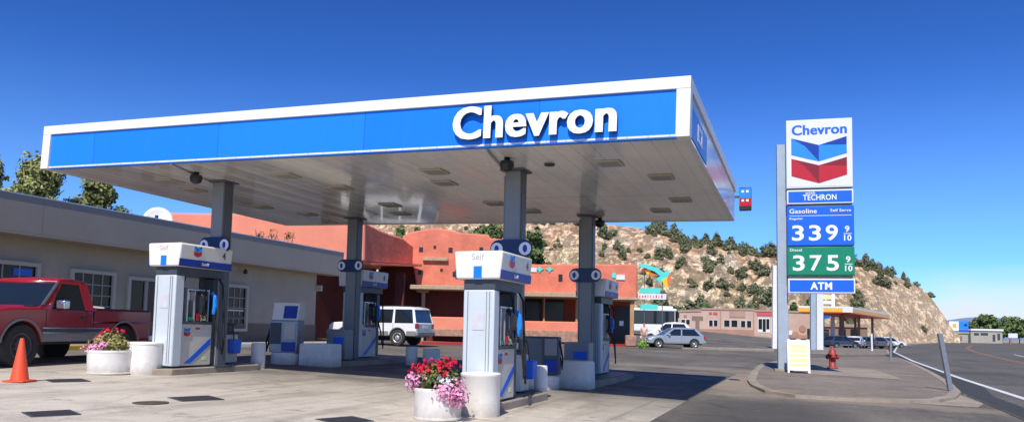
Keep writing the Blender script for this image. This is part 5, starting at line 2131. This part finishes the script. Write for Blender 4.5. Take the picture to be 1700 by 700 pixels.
# sandwich board
bp_ = on_ground(1325, 617.5)
zb2 = gz(bp_.x, bp_.y) + .078
ab_ = thing('sandwich_board', 'white folding sandwich board with pale yellow lines under the price sign', 'sign board', (bp_.x + .02, 26.3, zb2 - .025), R_(4))
for s in (-1, 1):
    T = Matrix.Translation((0, s * .02, 1.08)) @ Matrix.Rotation(s * R_(14), 4, 'X')
    m = MB()
    m.box(-.34, .34, -.012, .012, -1.02, 0, T)
    m.box(-.34, -.28, -.012, .012, -1.10, -1.021, T)
    m.box(.28, .34, -.012, .012, -1.10, -1.021, T)
    p_ = m.build('panel', 'white', ab_)
    m = MB()
    for k in range(5):
        z = -.22 - k * .155
        m.box(-.27, .27, s * .0145 - .001, s * .0145 + .001, z - .055, z + .05, T)
    m.build('yellow_line', 'board_yellow', p_)
for s in (-1, 1):
    MB().box(s * .16 - .09, s * .16 + .09, -.06, .06, 1.085, 1.115).build('hinge', 'charcoal', ab_)

# hydrant
hp = on_ground(1373, 605)
hd = thing('fire_hydrant', 'dull red fire hydrant on the concrete pad behind the sandwich board', 'hydrant', (1.04, 31.6, gz(1.04, 31.6) + .062), R_(10))
MB().lathe([(.20, 0), (.20, .05), (.13, .06), (.125, .50), (.17, .51), (.17, .56), (.14, .57), (.13, .66), (.09, .74), (.04, .77), (.035, .83), (.01, .832)], 20).build('barrel', 'hydrant', hd, smooth=True)
for a in (0, PI / 2, PI):
    T = Matrix.Translation((0, 0, .44)) @ Matrix.Rotation(a + PI, 4, 'Z') @ Matrix.Rotation(PI / 2, 4, 'Y')
    MB().lathe([(.07, .10), (.07, .17), (.09, .171), (.09, .22), (.03, .221), (.03, .25), (.005, .251)], 12, (0, 0, 0), T).build('outlet', 'hydrant', hd, smooth=True)

# ------------------------------------------------------------------ posts
def post_thing(name, label, px, py, top_px, top_py, w, mat_, d=None, group=None):
    p = on_ground(px, py)
    if d is None:
        d = p.dot(FH)
    a = atD(px, py, d)
    a.z = gz(a.x, a.y)
    b_ = atD(top_px, top_py, d)
    m = MB()
    v0 = Vector((0, 0, 0))
    v1 = b_ - a
    ax = v1.normalized()
    for off, sx, sy in ((0, w, w * .22), (-w * .4, w * .2, w * .6), (w * .4, w * .2, w * .6)):
        s_ = RH * off
        q = []
        for base in (v0 - Vector((0, 0, .1)), v1):
            for i, j in ((-1, -1), (1, -1), (1, 1), (-1, 1)):
                q.append(base + s_ + RH * (i * sx / 2) + FH * (j * sy / 2 + (sy / 2 if off else 0)))
        m.hexa(q[:4], q[4:])
    o = m.build(name, mat_)
    o.location = a
    return tag(o, label, 'post', group)


post_thing('sign_post', 'bare galvanised post leaning left at the corner of the traffic island', 1581, 652, 1561, 553, .11, 'steel')
post_thing('marker_post', 'thin grey post at the far corner of the traffic island', 1479, 599, 1479, 553, .10, 'column')
post_thing('marker_post', 'thin pale post before the far filling station', 1448, 584, 1447, 553, .14, 'sign_white')
post_thing('light_pole', 'tall pale pole just left of the price sign pole', 1286, 578, 1287, 440, .38, 'white')
post_thing('station_pole', 'left of two grey poles under the price sign', 1350, 582, 1350, 468, .40, 'sign_pole')
post_thing('station_pole', 'wider pale pole right of the thin grey pole under the price sign', 1361, 582, 1361, 468, .56, 'sign_white')
ps_ = post_thing('station_sign_post', 'white pole with small coloured signs beside the far filling station', 1383, 571, 1383, 466, .60, 'white')
dd = ps_.location.dot(FH)


def on_post(name, px0, px1, py0, py1, mat_, par):
    a, c = atD(px0, py1, dd - .3), atD(px1, py0, dd - .3)
    a -= par.location
    c -= par.location
    m = MB()
    m.hexa([a, a + RH * (c - a).dot(RH), a + RH * (c - a).dot(RH) + FH * .15, a + FH * .15],
           [v + Vector((0, 0, c.z - a.z)) for v in (a, a + RH * (c - a).dot(RH), a + RH * (c - a).dot(RH) + FH * .15, a + FH * .15)])
    return m.build(name, mat_, par)


on_post('green_panel', 1365, 1380, 489.5, 496, 'board_yellow', ps_)
on_post('blue_panel', 1364, 1377, 522.5, 528, 'sign_blue', ps_)
on_post('white_panel', 1364, 1380, 499, 504, 'sign_white', ps_)

# ------------------------------------------------------------------ strip of shops below the hill
dM = 128.0
bM = 0.3
Ml = fac('shop_row', 'long low pinkish brown shop row under the hill', 'building', dM, bM)


def mrect(px0, px1, py0, py1, y0, y1, name, mat_, par=None):
    return frect(par or Ml, dM, bM, px0, px1, py0, py1, y0, y1, name, mat_)


m = MB()
pts = fp([(1122, 515), (1164, 514), (1164, 511), (1252, 512), (1252, 513.5), (1352, 517)], dM, bM)
bt_ = [(pts[-1][0], -1.5), (pts[0][0], -1.5)]
m.prism(pts + bt_, 'y', 0, 12)
m.build('wall', 'mall', Ml)
m = MB()
for (xa, za), (xc, zc_) in zip(pts, pts[1:]):
    if xc - xa > .3:
        m.hexa([(xa, -.12, za - .28), (xc, -.12, zc_ - .28), (xc, -.003, zc_ - .28), (xa, -.003, za - .28)],
               [(xa, -.12, za + .04), (xc, -.12, zc_ + .04), (xc, -.003, zc_ + .04), (xa, -.003, za + .04)])
m.build('cornice', 'mall_trim', Ml)
for a, c, yb in ((1123, 1250, 553), (1290, 1350, 562)):
    mrect(a, c, yb - 6, yb + 8, -.06, -.003, 'wainscot', 'mall_base')
for a, c, t_, b2 in ((1131, 1137, 530, 538), (1139, 1145, 530, 538), (1177, 1183, 531, 541), (1185, 1191, 531, 541), (1202, 1211, 531, 541.5), (1214, 1224, 531, 542),
                     (1230, 1237, 532, 542.5), (1240, 1247, 532, 543)):
    w_ = mrect(a - .6, c + .6, t_ - .6, b2 + .6, -.05, -.003, 'window', 'sign_white')
    mrect(a, c, t_, b2, -.07, -.052, 'pane', 'glass', w_)
w_ = mrect(1258, 1278, 527, 551, -.06, -.003, 'shop_front', 'sign_white')
for a, c in ((1259, 1265), (1266, 1271), (1272, 1277)):
    mrect(a, c, 529, 546 if a != 1266 else 550, -.08, -.061, 'pane', 'glass', w_)
w_ = mrect(1280, 1287, 528, 554, -.06, -.003, 'door', 'sign_white')
mrect(1281, 1286, 530, 552, -.08, -.061, 'pane', 'glass', w_)
for a, c, t_, b2, mm in ((1177, 1182, 517.5, 521, 'pink_text'), (1184, 1191, 517.5, 521.5, 'pink_text'), (1211, 1237, 516.5, 526, 'mall_trim'), (1256, 1284, 518.5, 523, 'pink_text'), (1135, 1140, 522, 526, 'mall_base')):
    mrect(a, c, t_, b2, -.10, -.003, 'shop_sign', mm)
for px in (1196, 1251, 1292):
    mrect(px - .5, px + .5, 513, 556, -.15, -.02, 'downpipe', 'mall_trim')
for k, (px, py) in enumerate(((1320, 555), (1332, 545))):
    x, z = lx(px, py, dM)
    MB().lathe([(.25, 0), (.55, .0), (.6, .08), (.25, .1)], 16, (0, 0, 0), Matrix.Translation((x, -.02, z - bM)) @ Matrix.Rotation(PI / 2, 4, 'X')).build('round_ornament', 'mall_base', Ml)
mrect(1310, 1315, 548, 566, -.06, -.003, 'door', 'sign_white')
mrect(1340, 1347, 545, 570, -.06, -.003, 'door', 'dark')
wk = on_ground(1122, 557)
m = MB()
x0_, _ = lx(1118, 556, dM)
x1_, _ = lx(1300, 560, dM)
za = gz(*(FH * (dM - 3) + RH * x0_).xy) - bM
zb3 = gz(*(FH * (dM - 3) + RH * x1_).xy) - bM
m.hexa([(x0_, -3.2, za - .3), (x1_, -3.2, zb3 - .3), (x1_, -.2, zb3 - .3), (x0_, -.2, za - .3)], [(x0_, -3.2, za + .22), (x1_, -3.2, zb3 + .22), (x1_, -.2, zb3 + .25), (x0_, -.2, za + .25)])
m.build('pavement', 'kerb', Ml)
# dark board on a post
dT = 118
pT = atD(1158, 549, dT)
T_ = fac('notice_stand', 'dark brown board on a post in front of the shop row', 'sign', dT, gz(pT.x, pT.y))
bT = T_.location.z
frect(T_, dT, bT, 1149, 1167, 524.5, 532, -.1, .1, 'board', 'far_brown')
frect(T_, dT, bT, 1155, 1161, 532.2, 556, -.12, .12, 'post', 'far_brown')

# ------------------------------------------------------------------ far filling station
P0, P1, P2 = atD(1412, 519, 112), atD(1477, 527.5, 143), atD(1326, 517.5, 113)
zc = 4.75
for P in (P0, P1, P2):
    P.z = zc
P3 = P1 + P2 - P0
cen = (P0 + P1 + P2 + P3) / 4
fsn = thing('far_station_canopy', 'far filling station canopy with orange and red stripe edge', 'canopy', (cen.x, cen.y, gz(cen.x, cen.y)))
zg = fsn.location.z
L_ = [P - Vector((cen.x, cen.y, zg)) for P in (P2, P0, P1, P3)]


def ring(z0, z1, grow, name, mat_, hollow=True):
    m = MB()
    q = []
    for P in L_:
        c = Vector((P.x, P.y, 0))
        q.append(c + c.normalized() * grow)
    m.hexa([(p.x, p.y, zc - zg + z0) for p in q], [(p.x, p.y, zc - zg + z1) for p in q])
    m.build(name, mat_, fsn)


ring(0, .16, .02, 'red_stripe', 'shell_red')
ring(.163, .72, .04, 'orange_stripe', 'shell_yellow')
ring(.723, 1.0, .06, 'white_top', 'sign_white')
for s_, t_ in ((.15, .3), (.5, .3), (.85, .3), (.15, .7), (.5, .7), (.85, .7)):
    q = L_[0].lerp(L_[1], t_).lerp(L_[3].lerp(L_[2], t_), s_)
    MB().box(q.x - .2, q.x + .2, q.y - .2, q.y + .2, -.2, zc - zg - .003).build('column', 'far_brown', fsn)
P = atD(1407, 514, 111.4) - Vector((cen.x, cen.y, zg))
m = MB()
m.prism([(-.75, 0), (.75, 0), (.75, .8), (-.75, .8)], 'y', -.06, .0)
o = m.build('round_badge', 'sign_white', fsn)
o.location = (P.x, P.y, zc - zg + .1)
o.rotation_euler = (0, 0, YAW)
# far kiosk building and its cars
dK = 150
Kb = fac('station_shop', 'low station shop under the far orange and red canopy', 'building', dK, -.1)
frect(Kb, dK, -.1, 1335, 1440, 541, 572, 0, 8, 'wall', 'far_brown')
frect(Kb, dK, -.1, 1333, 1442, 538, 541, -.3, 8.3, 'roof_edge', 'mall_trim')
for a, c in ((1365, 1376), (1392, 1404), (1412, 1424)):
    frect(Kb, dK, -.1, a, c, 546, 560, -.06, -.003, 'window', 'glass')
for px, d_, rz, pt, lab in ((1396, 88, .3, 'car_blue', 'dark blue car at the far station behind the white pole'), (1420, 90, 1.0, 'car_white', 'white car under the far station canopy'),
                            (1441, 94, 2.0, 'car_grey', 'dark grey car right of the white one at the far station'), (1458, 97, .4, 'car_silver', 'silver car near the right end of the far canopy'),
                            (1476, 104, .2, 'car_white', 'white car at the right end of the far station')):
    p = atD(px, 570, d_)
    hatch(lab, pt, (p.x, p.y, gz(p.x, p.y)), YAW + rz)
dp = atD(1370, 570, 115)
pmp = thing('far_fuel_pump', 'dark fuel pump under the far station canopy', 'fuel pump', (dp.x, dp.y, gz(dp.x, dp.y)), YAW)
MB().box(-.5, .5, -.3, .3, 0, 2.0).build('body', 'charcoal', pmp, bevel=.04)
MB().box(-.45, .45, -.32, -.302, 1.2, 1.8).build('screen', 'dark', pmp)

# ------------------------------------------------------------------ buildings at the far right of the highway
dR = 300.0
bR = -.3


def far_box(name, label, cat, px0, px1, py0, py1, depth, mat_, roof_m=None, openings=(), op_m='glass', dd_=dR):
    o = fac(name, label, cat, dd_, bR)
    frect(o, dd_, bR, px0, px1, py0 + (1.5 if roof_m else 0), py1 + 3, 0, depth, 'wall', mat_)
    if roof_m:
        frect(o, dd_, bR, px0 - 1, px1 + 1, py0 - .5, py0 + 1.5, -.4, depth + .4, 'roof', roof_m)
    for a, c, t_, b2 in openings:
        frect(o, dd_, bR, a, c, t_, b2, -.08, -.004, 'window', op_m)
    return o


far_box('white_shed', 'long low white building beside the highway at the far right', 'building', 1612, 1664, 546.5, 567, 14, 'far_wall', 'white',
        ((1617, 1625, 552, 556), (1628, 1640, 552, 556), (1648, 1652, 555, 566), (1656, 1660, 553, 564)), 'charcoal')
o = far_box('brown_store', 'small brown building with white and blue rooftop signs', 'building', 1577, 1607, 551, 567, 10, 'far_wall', 'far_wall', ((1582, 1588, 552.5, 566), (1593, 1597, 557, 565)), 'far_brown')
frect(o, dR, bR, 1575, 1590, 533, 548.5, -.6, -.3, 'white_roof_sign', 'letter_white')
frect(o, dR, bR, 1580, 1586, 537, 543, -.66, -.61, 'orange_mark', 'shell_yellow')
frect(o, dR, bR, 1590.4, 1606, 533, 546, -.6, -.3, 'blue_roof_sign', 'blue_light')
frect(o, dR, bR, 1599, 1604, 537, 541, -.66, -.61, 'dark_mark', 'blue_deep')
frect(o, dR, bR, 1591, 1606, 547, 549.5, -.6, -.3, 'lower_roof_sign', 'sign_blue')
far_box('low_wall', 'low white wall left of the brown building by the highway', 'wall', 1551, 1574, 557.5, 567, 1, 'far_wall')
far_box('pink_box', 'small pinkish white box beside the highway under the bare slope', 'box', 1508, 1517, 552, 567, 2, 'letter_white', None, ((1510, 1514, 555, 563),), 'shirt')
far_box('small_hut', 'small brown hut left of the pinkish white box', 'hut', 1494, 1504, 553, 567, 3, 'far_brown', 'far_wall')
far_box('grey_utility_hut', 'small grey hut right of the pinkish white box', 'hut', 1519, 1527, 556, 567, 3, 'charcoal')
rs = fac('road_sign', 'pale road sign on a dark post at the far right edge', 'sign', 240, -.3)
frect(rs, 240, -.3, 1674, 1689, 553, 560, -.1, .1, 'board', 'sign_white')
frect(rs, 240, -.3, 1676, 1679, 560.2, 572, -.12, .12, 'post', 'far_brown')


# ------------------------------------------------------------------ trees
def tree(name, label, px, py_base, py_top, d, width_px, seed, m='leaf', n=2600, leaf=.16, blobs=None, group=None, zbase=None):
    p = atD(px, py_base, d)
    zb_ = gz(p.x, p.y) if zbase is None else zbase
    zt = atD(px, py_top, d).z
    H = zt - zb_
    w = width_px * d / FPX / 2
    t = thing(name, label, 'tree', (p.x, p.y, zb_), 0, group)
    rnd = random.Random(seed)
    tr = MB()
    tr.tube([(0, 0, -.3), (.05 * w, 0, H * .25), (-.04 * w, .05 * w, H * .5), (0, 0, H * .82)], max(.10, H * .028), 9, .03)
    for k in range(7):
        a = rnd.uniform(0, 2 * PI)
        z0 = H * rnd.uniform(.25, .6)
        e = Vector((math.cos(a) * w * .75, math.sin(a) * w * .75, z0 + H * rnd.uniform(.12, .3)))
        tr.tube([(0, 0, z0), (e.x * .45, e.y * .45, z0 + (e.z - z0) * .6), e], H * .013, 6, .02)
    tr.build('trunk', 'bark', t, smooth=True)
    if blobs is None:
        blobs = []
        for k in range(24):
            a = rnd.uniform(0, 2 * PI)
            zz = H * rnd.uniform(.42, .92)
            r = rnd.uniform(.05, .70) * w * (1.0 if zz < H * .75 else .72)
            s = w * rnd.uniform(.32, .50) * (1.15 - .45 * (zz / H))
            blobs.append((r * math.cos(a), r * math.sin(a), zz, s, s, s * .75))
        blobs.append((0, 0, H * .86, w * .35, w * .35, H * .13))
    leaf_object('crown', n, blobs, leaf, seed, m, t)
    return t


tree('tree', 'broad olive green tree above the store roof at the left edge', 42, 500, 250, 58, 142, 3, n=13000, leaf=.17)
tree('tree', 'darker green tree above the store roof right of the olive one', 156, 500, 288, 62, 128, 8, n=12000, leaf=.17)
tree('tree', 'small dark tree just left of the satellite dish', 243, 500, 342, 70, 34, 9, n=1200, leaf=.17)
tree('tree', 'tree cut off by the left edge of the view', -22, 500, 250, 66, 60, 14, n=2400, leaf=.17)
tree('tree', 'bright green tree behind the left wing of the orange cafe', 806, 545, 366, 72, 92, 21, 'conifer', 4600, .2)
tree('tree', 'bright green tree right of the middle canopy column', 888, 545, 376, 76, 60, 22, 'conifer', 4200, .2)
tree('tree', 'dark bush like tree behind the stepped parapet of the cafe', 661, 545, 366, 70, 40, 24, 'conifer', 1500, .2)
for i, (px, top, w_, lab) in enumerate(((1635, 519, 52, 'large round green tree behind the long white building'), (1676, 526, 48, 'green tree right of the white building'), (1708, 529, 56, 'tree at the right edge behind the highway'),
                                        (1655, 535, 26, 'small green tree between two larger ones at the far right'))):
    tree('tree', lab, px, 567, top, 330 + i * 8, w_, 50 + i, 'conifer', 1700, .75, zbase=-.3)
for i, (px, top, w_, lab) in enumerate(((1612, 537, 26, 'low green tree left of the large round tree at the far right'), (1692, 540, 30, 'low green tree behind the road sign at the far right'),
                                        (1664, 541, 24, 'low green tree at the right end of the long shed'))):
    tree('tree', lab, px, 567, top, 318 + i * 4, w_, 80 + i, 'conifer', 1200, .6, zbase=-.3)
tree('bush', 'round green bush beside the highway left of the low white wall', 1539, 568, 546, 285, 22, 60, 'conifer', 700, .6, zbase=-.3)
for i, (px, top, w_, lab) in enumerate(((1345, 492, 22, 'dark tree behind the far station pole'), (1318, 500, 26, 'green bush tree above the end of the shop row'),
                                        (1120, 506, 60, 'green bushes behind the left end of the shop row'), (1170, 503, 44, 'green bushes behind the middle of the shop row'))):
    tree('tree', lab, px, 545, top, 150, w_, 70 + i, 'conifer', 1300, .35)

# junipers on the hill
rnd = random.Random(12)
protos = []
for k in range(5):
    h = (2.9, 3.6, 2.3, 3.9, 2.0)[k]
    w = (1.5, 1.45, 1.5, 1.25, 1.3)[k]
    bl = [(0, 0, h * .3, w, w, h * .34), (rnd.uniform(-.5, .5), rnd.uniform(-.5, .5), h * .62, w * .72, w * .72, h * .28), (rnd.uniform(-.3, .3), 0, h * .86, w * .36, w * .36, h * .20)]
    o = leaf_object('juniper', 420, bl, .29, 100 + k, 'juniper')
    tag(o, 'dark juniper scattered on the rocky hillside', 'juniper', 'junipers on the hillside')
    protos.append(o)


def plant(px, vv, s, k, crest):
    global used
    p = hill_point(px, vv)
    o = protos[k].copy()
    C.objects.link(o)
    o.location = (p.x, p.y, p.z - .25 * s)
    o.rotation_euler = (0, 0, rnd.uniform(0, 6.28))
    o.scale = (s * rnd.uniform(.9, 1.25), s * rnd.uniform(.9, 1.25), s)
    if crest:
        o['label'] = 'dark juniper on the crest of the hill against the sky'
        o['group'] = 'junipers along the hill crest'
    return o


cnt = 0
for i in range(92):
    px = rnd.choice((rnd.uniform(1085, 1300), rnd.uniform(1085, 1300), rnd.uniform(1290, 1480)))
    vv = rnd.uniform(.90, 1.02)
    plant(px, vv, rnd.uniform(.75, 1.6) if px < 1300 else rnd.uniform(.6, 1.2), rnd.randrange(5), True)
for px, vv, s in ((1480, 1.0, 1.2), (1500, 1.0, .9), (1522, 1.0, .9), (1545, 1.0, 1.1), (1437, .99, 1.5), (1428, 1.0, 1.4), (1449, .99, 1.2), (1420, .98, 1.4), (1100, .93, 1.5), (1090, .97, 1.6)):
    plant(px, vv, s, rnd.randrange(5), True)
tries = 0
while cnt < 185 and tries < 6000:
    tries += 1
    px = rnd.choice((rnd.uniform(1060, 1300), rnd.uniform(1060, 1300), rnd.uniform(1405, 1540), rnd.uniform(880, 1060), rnd.uniform(660, 860)))
    vv = rnd.uniform(.10, .92) if px > 1060 else rnd.uniform(.5, .93)
    dn = .5 + .9 * noise.noise(Vector((px * .018, vv * 5, 3)))
    if 1080 < px < 1330 and vv < .5:
        dn += .35
    if 880 < px < 960:
        dn -= .25
    if px > 1430:
        dn -= .12 if vv > .75 else .55
    if rnd.random() < dn:
        plant(px, vv, rnd.choice((rnd.uniform(.45, .9), rnd.uniform(.8, 1.55))), rnd.randrange(5), False)
        cnt += 1
for o in protos:
    bpy.data.objects.remove(o)

# ------------------------------------------------------------------ sun and sky
SUN = Vector((0.52, -3.5, 4.0)).normalized()
el = math.asin(SUN.z)
az = math.atan2(SUN.x, SUN.y)
sd = bpy.data.lights.new('sun', 'SUN')
sd.energy = 5.0
sd.angle = R_(0.53)
sd.color = (1.0, 0.955, 0.87)
so = bpy.data.objects.new('sun', sd)
so.rotation_euler = (-SUN).to_track_quat('-Z', 'Y').to_euler()
so.location = (5, -20, 40)
C.objects.link(so)

w = bpy.data.worlds.new('World')
scene.world = w
w.use_nodes = True
nt = w.node_tree
bg = nt.nodes['Background']
sky = N(nt, 'ShaderNodeTexSky')
sky.sky_type = 'NISHITA'
sky.sun_disc = False
sky.sun_elevation = el
sky.sun_rotation = az
sky.altitude = 2000
sky.air_density = 1.0
sky.dust_density = 0.3
sky.ozone_density = 2.0
hs = N(nt, 'ShaderNodeHueSaturation')
hs.inputs['Saturation'].default_value = 1.0
hs.inputs['Value'].default_value = 1.0
tint = mixc(nt, 1.0, sky.outputs[0], (0.80 * .085, 1.0 * .085, 1.62 * .085), 'MULTIPLY')
gm = N(nt, 'ShaderNodeGamma')
gm.inputs['Gamma'].default_value = 1.48
nt.links.new(tint, gm.inputs['Color'])
tint = mixc(nt, 1.0, gm.outputs[0], (14.2, 18.6, 14.4), 'MULTIPLY')
nt.links.new(tint, hs.inputs['Color'])
tc = N(nt, 'ShaderNodeTexCoord')
mp_ = N(nt, 'ShaderNodeMapping')
mp_.inputs['Scale'].default_value = (3, 3, 14)
nt.links.new(tc.outputs['Generated'], mp_.inputs['Vector'])
cl = nz(nt, mp_.outputs[0], 1.6, .42, .75, 7, .55)
spx = N(nt, 'ShaderNodeSeparateXYZ')
nt.links.new(tc.outputs['Generated'], spx.inputs[0])
band = N(nt, 'ShaderNodeMapRange')
band.inputs['From Min'].default_value = .085
band.inputs['From Max'].default_value = .035
nt.links.new(spx.outputs['Z'], band.inputs['Value'])
east = N(nt, 'ShaderNodeMapRange')
east.inputs['From Min'].default_value = .09
east.inputs['From Max'].default_value = .17
nt.links.new(spx.outputs['X'], east.inputs['Value'])
f_ = math_(nt, 'MULTIPLY', math_(nt, 'MULTIPLY', math_(nt, 'ADD', cl, .75), band.outputs[0]), east.outputs[0], True)
pale = N(nt, 'ShaderNodeMapRange', interpolation_type='SMOOTHSTEP')
pale.inputs['From Min'].default_value = .34
pale.inputs['From Max'].default_value = -.02
pale.inputs['To Max'].default_value = .42
nt.links.new(spx.outputs['Z'], pale.inputs['Value'])
hzc = mixc(nt, pale.outputs[0], hs.outputs[0], (3.6, 6.6, 9.8))
skyc = mixc(nt, math_(nt, 'MULTIPLY', f_, .95), hzc, (8.2, 8.7, 9.4))
nt.links.new(skyc, bg.inputs['Color'])
bg.inputs['Strength'].default_value = 0.10

scene.view_settings.view_transform = 'Standard'
scene.view_settings.look = 'None'
scene.view_settings.exposure = 0
scene.render.film_transparent = False
scene.cycles.use_denoising = True
